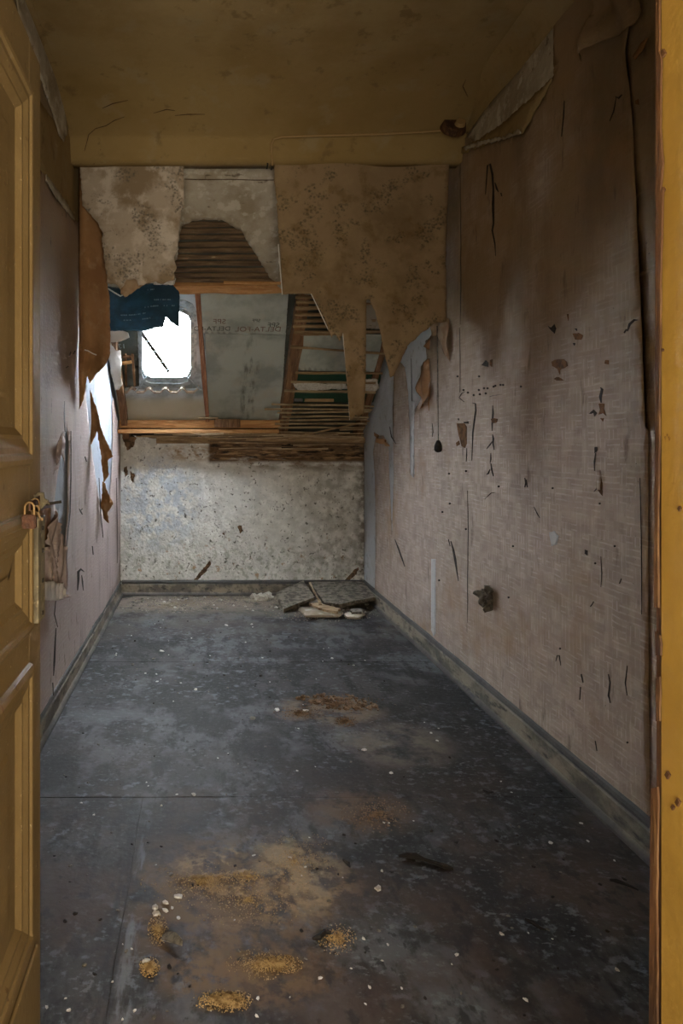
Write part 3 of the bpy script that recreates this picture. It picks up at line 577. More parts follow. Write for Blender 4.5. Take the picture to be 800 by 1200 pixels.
o = sheet('plaster_flake', PS(-.02), [(124, 336), (128, 330), (138, 326), (148, 328), (146, 337), (138, 341), (130, 340)], CHALK, None, amp=.006, grid=.02, thick=.008); tag(o, 'white plaster flake under the left hanging sheet', 'plaster')
o = sheet('plaster_flake', PS(-.02), [(172, 326), (182, 322), (196, 325), (206, 327), (204, 334), (188, 334), (176, 333)], CHALK, None, amp=.006, grid=.02, thick=.008); tag(o, 'white plaster flake above the right end of the black felt', 'plaster')

# black roofing felt hanging over the skylight
pf = PS(-.03)
tr = sheet('roofing_felt', pf, [(124, 333, 0), (150, 337, 0), (180, 333), (200, 333), (205, 339), (210, 345), (210, 360), (209.5, 386), (203, 381), (194, 373), (192, 384), (184, 384), (170, 387), (160, 387), (140, 386), (127, 386), (126, 350)], TAR, None, grid=.03, amp=.004, disp=lambda x, z: .02*nz(x, z, 5)+.02*math.sin(x*9), thick=.003)
for px, py, L in [(192, 353, 22), (178, 360, 16), (199, 360, 14), (160, 366, 22), (172, 372, 10), (150, 372, 14), (178, 340, 10), (146, 366, 10)]:
    bm = bmesh.new(); n = int(L*.9); 
    for i in range(n):
        if random.random() < .3: continue
        q = pf.uv(px-L/2+L*i/n, py); h = .02*nz(q[0], q[1], 5)+.02*math.sin(q[0]*9)+.005
        bar(bm, pf.p(q[0], q[1]-.004, h), pf.p(q[0]+random.uniform(-.003, .003), q[1]+.005, h), .003, .001, up=-NS)
    link('faded_print', bm, TARINK, tr)['kind'] = 'stuff'
tag(tr, 'torn black roofing felt with faded print hanging over the skylight', 'roofing felt', centre=False)

# ------------------------------------------------------------------ hanging wallpaper
dh = 3.45
def hang(k, amp, edge=0.0):
    return lambda x, z: amp*(1+.9*max(0, ZB-z))*nz(x, z*.55, 2.6, k)+.010*nz(x, z, 7, k+1)-.0
o = sheet('hanging_wallpaper', PB(dh), [(322, 186, 0), (526, 186, 0), (526, 240), (524, 330), (524, 376, 0), (511, 378), (492, 391), (476, 406), (468, 424), (460, 441), (456, 443), (453, 430), (447, 408), (443, 385), (438, 365), (431, 352), (428, 352, .3), (427.5, 400, .3), (428, 440, .3),
    (427, 484, .3), (420, 489), (417, 486), (414, 491), (410, 492, .2), (404, 440, .2), (400, 391), (396, 402), (390, 392), (386, 398), (380, 380), (372, 362), (364, 346, .4), (340, 345.5, .3), (331, 346, .1), (328, 290), (324, 230), (321, 212)], FLORAL, None, grid=.035, amp=.0035, disp=hang(1, .05), thick=.0015)
tag(o, 'large brown floral wallpaper sheet hanging in pointed strips below the beam', 'hanging wallpaper', 'hanging wallpaper', centre=False)
bm = bmesh.new(); 
for a, b in (((331, 346), (327, 285)), ((411, 492), (400.5, 392)), ((383, 388), (364, 346))):
    bm = bmesh.new()
    f = hang(1, .05); pts = []
    for i in range(13):
        t = i/12; q = PB(dh).uv(a[0]+(b[0]-a[0])*t-.8, a[1]+(b[1]-a[1])*t); pts.append(PB(dh).p(q[0], q[1], f(q[0], q[1])-.002))
    tube(bm, pts, .0022, 5); link('torn_white_edge', bm, WHITEPAPER, o)
o = sheet('hanging_wallpaper', PB(dh+.02), [(92, 186, 0), (215, 186, 0), (215.5, 240), (211, 258), (209, 280), (204, 303), (207, 312), (202, 320), (205, 327), (188, 332), (182, 329), (162, 334), (158, 326), (148, 327), (140, 338), (136, 333), (124, 331), (125, 320), (121, 300), (119, 270), (112, 258), (96, 240)], FLORAL_G, None, grid=.03, amp=.006, disp=hang(4, .03), thick=.0015)
tag(o, 'grey floral wallpaper sheet hanging from beam at the left', 'hanging wallpaper', centre=False)
o = sheet('wallpaper_scrap', PB(dh+.15), [(138, 326, 0), (172, 326, 0), (168, 334), (156, 342), (146, 348), (141, 344)], TANPAPER, None, amp=.005, disp=hang(3, .02), grid=.02); tag(o, 'tan paper scrap poking below the grey floral sheet', 'paper scrap', centre=False)
bm = bmesh.new(); tube(bm, [PS(-.07).at(*p) for p in ((126, 338), (134, 343), (141, 347), (145, 345))], .005, 5); tag(link('paper_curl', bm, WHITEPAPER), 'thin white curl of torn paper across the black felt corner', 'paper scrap')

# left wall: brown backing hanging off, curled along the corner behind the beam
def ldisp(y, z): return .03+.05*max(0, math.sin((y-3.6)*3.6))*1.1+.02*nz(y, z, 4, 3)
pc = PB(3.60)
o = sheet('peeling_wallpaper', pc, [(93, 196, 0), (106, 200, 0), (117, 240), (121, 300), (127, 345), (128, 395), (127, 415), (120, 430), (112, 440), (106, 450), (104, 441), (99, 470), (94, 480, 0), (93, 400, 0), (93, 300, 0)], BROWNPAPER, None, grid=.02, amp=.004,
    disp=lambda x, z: .05*math.sin((x+.66)*28)+.02*nz(x*2, z, 6, 2), thick=.0015)
tag(o, 'long brown torn wallpaper sheet curling off the left wall beside the beam', 'peeling wallpaper', centre=False)
bm = bmesh.new(); tube(bm, [PB(3.55).at(*p) for p in ((99, 410), (103, 411), (108, 414), (113, 416))], .003, 5); link('torn_white_edge', bm, WHITEPAPER, o)
o = sheet('peeling_wallpaper', PB(4.05), [(101, 450), (108, 462), (113, 480), (118, 500), (126, 520), (132, 535), (126, 540), (128, 556), (122, 566), (120, 552), (117, 530), (113, 505), (108, 520), (105, 525), (100, 508), (97, 490)], BROWNPAPER, None, grid=.02, amp=.004, disp=lambda x, z: .05*nz(x*3, z, 6, 5), thick=.0015)
tag(o, 'brown paper flap curling off the left wall at eye level', 'peeling wallpaper', centre=False)
o = sheet('peeling_wallpaper', PB(4.35), [(120, 564), (124, 566), (129, 582), (133, 590), (129, 597), (127, 600), (128, 613), (121, 608), (119, 596)], BROWNPAPER, None, grid=.02, amp=.003, disp=lambda x, z: .05*nz(x*4, z, 9, 6)+.03*abs(math.sin(x*60)), thick=.0015)
tag(o, 'small brown paper flap hanging lowest near the left corner', 'peeling wallpaper', centre=False)
o = sheet('peeling_wallpaper', PB(4.2), [(104, 452), (108, 462), (115, 492), (120, 510), (116, 500), (110, 482), (106, 470), (102, 456)], TANPAPER, None, grid=.015, amp=.003, disp=lambda x, z: .04*nz(x*3, z, 9, 8), thick=.0015); tag(o, 'narrow tan paper strip peeling between brown sheet and blue plaster', 'peeling wallpaper', centre=False)
o = sheet('foil_scrap', PB(4.66), [(125, 385, 0), (131, 405), (136, 411), (141, 410), (143, 425), (142, 440), (144, 450), (139, 457), (135, 457), (131, 440), (127, 415)], WHITEPAPER, None, grid=.02, amp=.004, disp=lambda x, z: .03*nz(x*2, z, 9, 2)); tag(o, 'pale greenish plastic scrap beside the skylight at the left wall', 'plastic scrap', centre=False)
o = sheet('foil_scrap', PB(4.5), [(127, 385), (140, 386), (150, 390), (152, 396), (142, 400), (128, 401)], WHITEPAPER, None, grid=.02, amp=.003, disp=lambda x, z: .03*nz(x*2, z, 9, 4)); tag(o, 'cream curled scrap just under the black felt, left', 'plastic scrap', centre=False)

# ------------------------------------------------------------------ wallpaper on the side walls
def wdisp(k, a=.004): return lambda y, z: .004+a*.5*(1+nz(y, z, 2.2, k))+.0012*nz(y, z, 12, k)
def main_disp(y, z):
    e = max(0, min(1, (2.20-y)/.22)); return .004+.003*(1+nz(y, z, 2.2, 1))+.0012*nz(y, z, 12)+.012*e*e*(1 if z > 1.25 else 0)
mainR = [(657, -60, 0), (736, -60, 0), (740, 30, .3), (735, 60, .3), (744, 130, .3), (750, 240, .3), (757, 380, .3), (761, 480, .3), (762, 560, .1), (764, 1200, 0), (443, 704, 0), (440, 700, 0), (441, 640), (440, 560), (438, 530), (441, 512), (450, 510), (456, 520), (457, 560), (459, 600), (460, 630),
    (462, 560), (461, 480), (462, 436), (469, 424), (475, 430), (479, 460), (481, 500), (482, 556), (487, 556), (486, 500), (487, 480), (494, 470), (494, 430), (501, 420), (499, 400), (506, 394), (511, 374), (520, 376), (522, 300, 0), (520, 178, 0), (560, 172), (590, 163), (614, 157), (622, 140), (640, 108), (651, 88), (650, 30, .3)]
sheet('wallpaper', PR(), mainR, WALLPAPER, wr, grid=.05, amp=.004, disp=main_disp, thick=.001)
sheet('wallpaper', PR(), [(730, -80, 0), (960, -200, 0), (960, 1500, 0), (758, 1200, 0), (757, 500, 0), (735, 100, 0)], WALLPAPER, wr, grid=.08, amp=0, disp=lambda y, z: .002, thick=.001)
# light strip of bare plaster and white slits in the paper
def slit(pts, m, side=PR, h=.010, name='plaster_slit', parent=None):
    o = sheet(name, side(), pts, m, parent or wr, grid=.02, amp=.0015, step=.008, disp=lambda y, z: h, thick=.002); return o
slit([(507, 655), (512, 655), (512, 742), (510, 746), (507, 738)], PLASTER_SIDE)
slit([(484, 470), (487, 470), (486, 560), (483, 556)], PLASTER_SIDE)
slit([(646, 624), (652, 622), (657, 628), (655, 638), (649, 640)], PLASTER_SIDE)
# tears showing the bare brown board and black slits; each traced on the wall plane
TE = [([(537, 496), (546, 496), (549, 500), (549, 520), (547, 525), (543, 523), (539, 508)], TEAR), ([(536, 519), (540, 516), (541, 521), (537, 523)], TEAR),
    ([(545, 494.5), (551, 494), (551, 496.5), (546, 496)], BLACK), ([(538, 491), (540, 490), (540, 493)], BLACK),
    ([(649, 424), (653, 421.5), (657, 421), (663, 421), (667, 424), (668, 429), (664, 431.5), (661, 432), (659, 434), (659, 439), (657.5, 436), (656, 432), (650, 429)], TEAR), ([(652, 444), (655, 442), (658, 442), (664, 446), (658, 446), (655, 446)], TEAR),
    ([(674, 391), (681, 390), (686, 393), (684, 398), (677, 398)], TEAR), ([(644, 382), (648, 384), (652, 380), (654, 385), (652, 391), (648, 387)], BLACK), ([(674, 402), (677, 402), (676, 405)], BLACK), ([(676, 385), (679, 385), (679, 388)], BLACK),
    ([(566, 428), (571, 422), (574, 425), (574, 430)], BLACK), ([(576, 422), (579, 421), (578.5, 430), (576, 428)], TEAR), ([(667, 368), (669, 368), (669, 376)], TEAR),
    ([(704, 473), (711, 473), (710, 479), (713, 487), (709, 484), (704, 486), (706, 480)], TEAR), ([(692, 485), (698, 480), (702, 484), (699, 488), (698, 484), (695, 485)], BLACK), ([(706, 490), (710, 490), (709, 494)], TEAR),
    ([(702, 552), (705, 553), (708, 566), (708, 581), (703, 575), (701, 572)], TEAR), ([(712, 422), (716, 422), (716, 427), (711, 426)], TEAR),
    ([(577, 491), (581, 490), (585, 491), (584, 495), (580, 496), (578, 494)], TEAR), ([(750, 118), (754, 116), (755, 123), (750, 122)], TEAR),
    ([(688, 644), (691, 645), (691, 651), (688, 649)], BLACK), ([(699, 524), (702, 524), (702, 528), (699, 531)], BLACK)]
def crack(side, pts, wpx, m, parent, h):
    """pts along a slit, wpx its greatest width in photo pixels at that place"""
    L = []; Rr = []; n = len(pts)
    for i, (px, py) in enumerate(pts):
        a, b = pts[max(i-1, 0)], pts[min(i+1, n-1)]; dx, dy = b[0]-a[0], b[1]-a[1]; l = math.hypot(dx, dy) or 1
        w_ = wpx*.5*max(.12, math.sin(math.pi*(i+.35)/(n-.3)))*random.uniform(.7, 1.2); L.append((px-dy/l*w_, py+dx/l*w_)); Rr.append((px+dy/l*w_, py-dx/l*w_))
    sheet('tear', side(), L+Rr[::-1], m, parent, grid=.2, amp=.0005, step=.01, disp=h, thick=.0012, smoothf=False)
CR = [([(579, 475), (579.5, 484), (578.5, 496), (578.5, 505)], 1.8), ([(579, 509), (580, 514), (579.5, 520), (581, 527)], 2.2), ([(579, 517), (576, 521), (572, 526)], 1.6), ([(577, 531), (577, 538), (576, 543)], 1.2), ([(577, 543), (578, 550), (580, 558)], 2.2), ([(576, 550), (574, 555), (572, 556)], 1.8),
    ([(555, 472), (559, 473), (559.5, 481), (558, 492), (556, 508), (555.5, 525), (555, 540)], 2.0), ([(549, 525), (549, 533), (548.5, 541)], 1.2), ([(706, 454), (708, 456), (706, 465), (707, 472)], 3), ([(700, 531), (699, 541), (699, 552)], 1.6), ([(698, 576), (701, 573), (704, 575)], 1.6),
    ([(571, 228), (572, 212), (573, 194), (576, 192), (579, 204), (580, 222), (580, 240), (580.5, 262), (579, 270), (582, 285), (583, 300)], 2.6), ([(582, 214), (584, 221), (586, 225)], 2), ([(589, 226), (590, 230)], 2), ([(664, 118), (663, 135), (661, 160)], 2), ([(724, 113), (728, 115), (732, 111)], 2.2), ([(725, 114), (722, 130), (717, 142)], 1.1),
    ([(739, 388), (742, 380), (748, 375), (753, 375)], 3), ([(735, 390), (738, 386)], 2.5), ([(530, 634), (533, 645), (535, 655), (537, 668), (539, 681)], 2.8), ([(527, 632), (529, 640)], 1.2), ([(654, 775), (656, 768), (658, 768), (660, 780)], 1.7), ([(684, 790), (686, 800)], 2), ([(683, 805), (682, 820)], 1.8), ([(707, 652), (708, 672), (707, 688)], .9),
    ([(729, 684), (731, 678)], 1.6), ([(695, 711), (699, 705)], 1.6), ([(464, 632), (468, 642), (473, 656), (476, 664)], 2.2), ([(628, 594), (632, 602), (635, 607)], 1.1), ([(458, 500), (460, 512), (465, 520)], 1.3), ([(617, 560), (618.5, 566), (617, 571)], 2.6), ([(619, 562), (620, 571)], 1.6), ([(508, 496), (509, 506), (508, 512)], 1.2),
    ([(483, 420), (484, 470), (484, 520)], .8), ([(540, 384), (541, 420), (541, 460)], .7), ([(550, 575), (551, 620), (550, 680), (550, 730)], .7), ([(738, 780), (736, 800), (738, 815)], 1.2), ([(753, 560), (754, 600), (755, 660), (755, 720)], .9), ([(541, 190), (542, 260), (542, 340), (541, 380)], .6), ([(570, 585), (577, 578), (582, 577)], .7), ([(575, 465), (578, 464), (590, 462)], .6),
    ([(540, 466), (543, 461), (547, 459)], .8), ([(540, 466), (546, 471)], .8), ([(716, 790), (718, 800), (716, 815), (718, 824)], 2.0), ([(700, 868), (702, 880)], 1.6)]
for pts, w_ in CR: crack(PR, pts, w_, BLACK, wr, lambda y, z: main_disp(y, z)+.0022)
for pts, m in TE:
    c = [sum(p[0] for p in pts)/len(pts), sum(p[1] for p in pts)/len(pts)]
    sheet('tear', PR(), pts, m, wr, grid=.03, amp=.0012, step=.006, disp=lambda y, z: main_disp(y, z)+.0025, thick=.0015, smoothf=False)
for px, py in [(545, 457), (550, 460), (563, 457), (557, 463), (569, 455), (573, 455), (580, 453), (582, 452), (588, 451), (591, 451), (564, 462), (571, 461), (612, 453), (538, 441), (700, 660), (723, 640), (563, 441), (650, 572), (520, 600), (516, 680), (529, 590), (528, 555), (548, 552), (586, 570), (603, 640), (738, 870), (705, 590), (659, 760), (598, 700), (548, 620)]:
    sheet('speck', PR(), [(px-1.4, py), (px, py-1.3), (px+1.5, py), (px, py+1.4)], BLACK, wr, grid=.05, amp=0, step=.1, disp=lambda y, z: main_disp(y, z)+.0025, thick=.0015)
# raised flaps on the right wall
def rflap(name, pts, m, label, k=.03, grid=.02, off=.02, cat='peeling wallpaper', sc=8):
    o = sheet(name, PR(off), pts, m, None, grid=grid, amp=.003, disp=lambda y, z: k*(nz(y*1.5, z, sc, len(label)))+k*.3*math.sin(y*40), thick=.0012); return tag(o, label, cat, centre=False)
rflap('peeling_wallpaper', [(499, 420), (500, 440), (502, 462), (503, 482), (499, 474), (498, 461), (496, 474), (489, 479), (491, 472), (490, 465), (486, 455), (490, 440), (493, 430)], BROWNPAPER, 'brown curled paper flap beside the pale plaster on the right wall', off=.03)
rflap('peeling_wallpaper', [(506, 380), (514, 373), (523, 373), (524, 400), (523, 424), (519, 415), (516, 400), (512, 392), (507, 394)], TANPAPER, 'tan folded paper flap at the corner of the large hanging sheet', off=.03)
rflap('peeling_wallpaper', [(501, 394), (509, 384), (508, 392), (502, 400), (501, 412), (498, 406)], BROWNPAPER, 'small dark brown paper curl above the brown flap', off=.02)
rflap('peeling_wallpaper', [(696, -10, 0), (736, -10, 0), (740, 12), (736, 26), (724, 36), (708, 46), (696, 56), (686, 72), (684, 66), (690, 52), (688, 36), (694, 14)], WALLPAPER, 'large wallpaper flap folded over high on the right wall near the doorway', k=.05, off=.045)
rflap('peeling_wallpaper', [(739, 66, 0), (748, 50), (757, 44), (750, 60), (742, 70)], BROWNPAPER, 'brown paper triangle beside the high folded flap', k=.01)
rflap('peeling_wallpaper', [(436, 506), (444, 512), (452, 517), (456, 524), (448, 521), (440, 514)], BROWNPAPER, 'small brown curl low on the pale plaster near the right corner', off=.03)
rflap('paper_rosette', [(559, 694), (566, 690), (571, 686), (577, 686), (580, 690), (578, 700), (575, 704), (576, 718), (571, 710), (565, 712), (562, 705)], GREYC, 'crumpled grey-brown torn paper knot low on the right wall', k=.045, grid=.01, off=.02, sc=30)
rflap('peeling_wallpaper', [(698, 552), (702, 551), (703, 574), (699, 574)], WALLPAPER, 'small paper tongue beside the lower brown tear on right wall', k=.01, off=.02)

# left wallpaper with its tear
hole = [(76, 500), (78, 520), (77, 560), (76, 600), (72, 640), (69, 640), (64, 600), (60, 590), (64, 560), (70, 530)]
left_near = [(20, 170, 0), (50, 206), (62, 228), (80, 250), (86, 258), (93, 262, 0), (96, 300, 0), (97, 420), (99, 470), (104, 520), (110, 560), (118, 600), (122, 580), (126, 600), (128, 560), (130, 530), (131, 500), (130, 470), (132, 466), (137, 500), (141, 515), (142, 560), (142, 700, 0), (20, 930, 0)]
sheet('wallpaper', PL(), left_near, WALLPAPER_L, wl, grid=.05, amp=.005, disp=lambda y, z: .004+.006*(1+nz(y, z, 3, 2))+.003*nz(y, z*.4, 18), thick=.001, holes=[hole])
def lflap(name, pl, pts, m, label, k=.03, grid=.02, cat='peeling wallpaper', sc=8):
    o = sheet(name, pl, pts, m, None, grid=grid, amp=.003, disp=lambda y, z: k*(nz(y*3, z*.3, sc, len(label))), thick=.0012); return tag(o, label, cat, centre=False)
lflap('peeling_wallpaper', PL(.05), [(60, 598), (64, 608), (70, 630), (76, 655), (75, 672), (74, 684), (77, 700), (66, 703), (52, 702), (44, 704, 0), (44, 660, 0), (54, 640), (58, 615)], TANPAPER_P, 'pleated pinkish paper flap with white hem beside the door', k=.05, sc=16, grid=.012)
lflap('peeling_wallpaper', PL(.085), [(50, 683), (60, 680), (70, 684), (74, 683), (77, 699), (66, 704), (52, 703), (46, 703, 0), (46, 684, 0)], WHITEPAPER, 'white torn paper hem at the foot of the pleated flap', k=.02, sc=16, grid=.012)
lflap('peeling_wallpaper', PL(.035), [(58, 595), (60, 612), (57, 640), (52, 660), (46, 668, 0), (46, 600, 0), (53, 596)], BROWNPAPER, 'rust-brown paper backing showing between door edge and pleated flap', k=.01)
lflap('peeling_wallpaper', PL(.03), [(71, 506), (75, 512), (78, 522), (75, 528), (76, 545), (72, 530), (66, 548), (62, 556), (68, 530)], WALLPAPER_L, 'small curled paper tongue at the top of the left wall tear', k=.02)
for pts, w_ in (([(86, 692), (87, 680), (87, 670), (90, 667), (94, 670)], 3), ([(91, 674), (92, 682), (93, 692)], 1.6), ([(88, 596), (90, 600), (92, 603)], 2), ([(90, 598), (92, 596)], 1.5), ([(60, 736), (59, 752), (58, 775), (57, 792)], 2), ([(76, 418), (78, 412)], 2), ([(72, 431), (75, 429)], 2), ([(81, 415), (83, 411)], 2),
        ([(104, 640), (105, 650)], 2), ([(95, 535), (97, 541)], 2), ([(56, 800), (57, 815)], 2), ([(70, 470), (70, 490), (71, 506)], 1.6), ([(78, 505), (78, 560), (77, 600), (73, 640)], 1.4), ([(112, 560), (114, 600), (117, 630)], 1.4), ([(133, 560), (134, 610), (134, 660)], 1), ([(60, 700), (58, 720), (62, 735)], 1.2)):
    crack(PL, pts, w_, BLACK, wl, lambda y, z: .022)
# bare strip of lighter plaster high on the left wall
sheet('bare_plaster', PL(), [(10, -60, 0), (40, -30), (54, 20), (64, 60), (84, 122), (86, 140), (78, 152), (73, 165), (68, 160), (62, 140), (50, 105), (40, 72), (20, 20)], PLAST, wl, grid=.06, amp=.008, disp=lambda y, z: .010, thick=.006)
sheet('ochre_paint', PL(), [(10, 60, 0), (50, 126), (62, 142), (70, 160), (86, 140, 0), (94, 190, 0), (94, 270), (82, 256), (66, 232), (50, 206), (10, 150, 0)], OCHRE, wl, grid=.06, amp=.006, disp=lambda y, z: .006, thick=.004)
sheet('torn_paper_edge', PL(), [(50, 204), (56, 212), (66, 226), (76, 240), (84, 254), (84, 259), (74, 247), (62, 232), (50, 212)], PLAST, wl, grid=.06, amp=.006, disp=lambda y, z: .016, thick=.004)
# right wall top: bare plaster triangle and ochre paint
sheet('bare_plaster', PR(), [(664, -60, 0), (652, 86), (640, 100), (618, 122), (590, 146), (560, 168), (548, 160), (560, 140), (640, 30), (690, -60, 0)], PLAST, wr, grid=.06, amp=.006, disp=lambda y, z: .003, thick=.002)
sheet('ochre_paint', PR(), [(534, 176), (560, 166), (590, 146), (622, 118), (650, 92), (642, 110), (616, 156), (580, 167), (545, 180)], OCHRE, wr, grid=.06, amp=.006, disp=lambda y, z: .014, thick=.006)
sheet('torn_paper_edge', PR(), [(548, 172), (570, 165), (596, 160), (614, 152), (616, 156), (598, 163), (572, 169), (550, 176)], PLAST, wr, grid=.04, amp=.006, disp=lambda y, z: .022, thick=.004)

# ------------------------------------------------------------------ cable, junction box, pull cord
pk = PB(3.385); bm = bmesh.new()
tube(bm, [PB(d_).at(px_, py_) for px_, py_, d_ in ((319, 194, 3.40), (318, 180, 3.40), (318, 170, 3.385), (321, 163, 3.365), (330, 160.5, 3.355), (380, 159, 3.352), (440, 157.5, 3.35), (490, 155, 3.335), (520, 153, 3.32), (532, 152, 3.30))], .006, 6)
tag(link('cable', bm, CABLE), 'brown painted cable running along the beam to the junction box', 'cable')
q = V((1.22, 3.30, 2.745)); bm = bmesh.new()
R = Matrix.Rotation(math.radians(60), 4, 'X')
bmesh.ops.create_cone(bm, cap_ends=True, segments=24, radius1=.062, radius2=.052, depth=.035, matrix=Matrix.Translation(q) @ R)
jb = link('junction_box', bm, CHIP); bm = bmesh.new(); bmesh.ops.create_cone(bm, cap_ends=True, segments=20, radius1=.026, radius2=.022, depth=.02, matrix=Matrix.Translation(q+V((.02, -.03, .0))) @ R)
link('screw_cap', bm, CABLE, jb); tag(jb, 'round brown junction box where beam meets right wall', 'junction box', centre=False)
cr = empty('pull_switch', PR(.02).at(513, 530), 'dark pear-shaped pull switch hanging on a cord by the right wall', 'pull switch')
pr = PR(.022); bm = bmesh.new(); tube(bm, [pr.at(512, 382), pr.at(512.5, 420), pr.at(513, 470), pr.at(513.5, 518)], .0025, 6); link('cord', bm, GREYC, cr)
bm = bmesh.new(); a = pr.at(513.3, 516); tube(bm, [a, a-V((0, 0, .012)), a-V((0, 0, .03)), a-V((0, 0, .052)), a-V((0, 0, .062)), a-V((0, 0, .066))], [.008, .014, .021, .022, .015, .005], 16)
for f in bm.faces: f.smooth = True
link('switch_body', bm, BLACK, cr)
bm = bmesh.new(); tube(bm, [PB(3.43).at(*p) for p in ((313, 188), (313.5, 193), (312.5, 198))], .004, 5); tube(bm, [PB(3.43).at(*p) for p in ((318, 188), (318.5, 196), (317.5, 199))], .005, 5)
tag(link('cable_end', bm, BLACK), 'black frayed cable ends under the beam edge', 'cable')

# ------------------------------------------------------------------ door leaf and jamb
XD = -.33
dr = structure(empty('door_1', (XD-.02, .62, 0.01)))
def rectring(name, y0, y1, z0, z1, prf, m, parent):
    bm = bmesh.new(); rs = []
    for ins, h in prf: rs.append([bm.verts.new((XD+h, y, z)) for y, z in ((y0+ins, z0+ins), (y1-ins, z0+ins), (y1-ins, z1-ins), (y0+ins, z1-ins))])
    for a, b in zip(rs, rs[1:]):
        for i in range(4): bm.faces.new((a[i], a[(i+1) % 4], b[(i+1) % 4], b[i]))
    bm.faces.new(rs[-1]); bmesh.ops.recalc_face_normals(bm, faces=bm.faces[:]); return link(name, bm, m, parent)
# stiles and rails
Y0, Y1, YI, YO = .62, 1.40, .72, 1.306
PAN = [(1.163, 1.880), (.846, 1.073), (.255, .784)]
boxo('stile', (XD-.04, XD, YO, Y1, .01, 1.98), DOORP, dr, bev=.003); boxo('stile', (XD-.04, XD, Y0, YI, .01, 1.98), DOORP, dr, bev=.003)
for a, b in ((1.880, 1.98), (1.073, 1.163), (.784, .846), (.01, .255)): boxo('rail', (XD-.04, XD, YI, YO, a, b), DOORP, dr)
for a, b in PAN:
    rectring('panel', YI-.001, YO+.001, a-.001, b+.001, [(0, 0), (.003, .008), (.012, .012), (.020, .011), (.024, .007), (.034, .007), (.050, .001), (.056, .001), (.070, -.008), (.12, -.008), (.128, -.004)], DOORP, dr)
boxo('kick_board', (XD, XD+.008, .66, 1.352, .02, .215), DOORP, dr, bev=.003)
st = boxo('lock_plate', (XD, XD+.012, 1.333, 1.388, .852, 1.058), ZINC, dr, bev=.001)
for z in (.865, .93, .99, 1.035):
    bm = bmesh.new(); bmesh.ops.create_cone(bm, cap_ends=True, segments=10, radius1=.006, radius2=.004, depth=.004, matrix=Matrix.Translation((XD+.012, 1.366, z)) @ Matrix.Rotation(math.pi/2, 4, 'Y')); link('screw', bm, BLACK, st)
# hasp with its staple, padlock, keys
hp = sheet('hasp_plate', Plane((XD+.012, 1.36, 0), (.60, .80, 0), (0, 0, 1), (.8, -.6, 0)), [(37, 578), (42, 580), (45, 577), (52, 577), (53, 584), (57, 586), (59, 592), (55, 590), (50, 596), (40, 596), (37, 590)], ZINC, dr, grid=.006, amp=.0006, step=.004, thick=.002)
bm = bmesh.new(); tube(bm, [(XD-.005, 1.375, 1.079), (XD+.02, 1.38, 1.082), (XD+.046, 1.385, 1.086)], .003, 8); link('bolt', bm, BLACK, dr)
bm = bmesh.new(); c = V((-.318, 1.30, 1.083)); tube(bm, [c+V((.004*math.cos(t), 0, 0))+V((0, .013*math.sin(t), .013*math.cos(t))) for t in [i*math.pi/8 for i in range(17)]], .0025, 6); link('staple', bm, RUST, dr)
plk = empty('padlock', (-.298, 1.185, 1.050), 'small rusty brown padlock hanging from the hasp on the ochre door', 'padlock')
bm = bmesh.new(); box(bm, -.3105, -.2865, 1.178, 1.192, 1.056, 1.080); bmesh.ops.bevel(bm, geom=bm.edges[:], offset=.002, segments=2, affect='EDGES'); link('body', bm, RUST, plk)
bm = bmesh.new(); tube(bm, [V((-.2985-.0085*math.cos(t), 1.185, 1.091+.010*math.sin(t))) if 0 < i < 10 else V((-.2985-.0085*math.cos(t), 1.185, 1.078)) for i, t in enumerate([k*math.pi/10 for k in range(11)])], .0022, 8); link('shackle', bm, BRASS, plk)
bm = bmesh.new(); bar(bm, (XD+.014, 1.33, 1.094), (-.299, 1.188, 1.094), .003, .016, up=(0, 0, 1)); link('hasp_strap', bm, RUST, dr)
ky = empty('key_ring', (-.300, 1.26, 1.065), 'two dull brass keys hanging on a ring beside the padlock', 'keys')
KO = V((.003, -.035, .004))
bm = bmesh.new(); c = V((-.300, 1.255, 1.092))+KO; tube(bm, [c+V((.007*math.cos(t), .002*math.sin(2*t), .009*math.sin(t))) for t in [i*math.pi/8 for i in range(17)]], .0013, 6); link('ring', bm, BRASS, ky)
for dx, L in ((-.004, .026), (.006, .024)):
    bm = bmesh.new(); p = c+V((dx*.5, -.003, -.006)); bar(bm, p, p+V((dx*1.3, 0, -L)), .0035, .002, up=(0, 1, 0)); bmesh.ops.create_cone(bm, cap_ends=True, segments=14, radius1=.0065, radius2=.0065, depth=.002, matrix=Matrix.Translation(p-V((0, 0, .003))) @ Matrix.Rotation(math.pi/2, 4, 'X'))
    e = p+V((dx*1.3, 0, -L)); box(bm, e.x-.001, e.x+.004, e.y-.001, e.y+.001, e.z, e.z+.005); link('key', bm, BRASS, ky)
# right jamb
XJ = .47
jm = structure(boxo('trim_3', (XJ, XJ+.09, .585, .70, 0, 2.05), JAMBP, bev=.002))
pj = Plane((XJ-.001, 0, 0), (0, 1, 0), (0, 0, 1), (-1, 0, 0))
def js(pts, m, nm, o=.0): sheet(nm, Plane((XJ-o, 0, 0), (0, 1, 0), (0, 0, 1), (-1, 0, 0)), pts, m, jm, grid=.03, amp=.0007, step=.012, thick=.002, smoothf=False)
boxo('door_stop', (XJ+.002, XJ+.05, .70, .7085, 0, 2.05), CHIP, jm)
js([(768, -10, 0), (772, -10), (772, 60), (774, 66), (773, 150), (776, 190), (773, 224), (776, 222), (773, 330), (772, 500), (770, 640), (771, 712, 0), (766, 712), (767, 500, 0)], CHIP, 'chipped_edge', .003)
js([(767, 740, 0), (772, 745), (774, 755), (773, 768, 0), (768, 768)], CHIP, 'chipped_edge', .003)
js([(768, 795, 0), (772, 793), (773, 812), (772, 845), (768, 845)], CHIP, 'chipped_edge', .003)
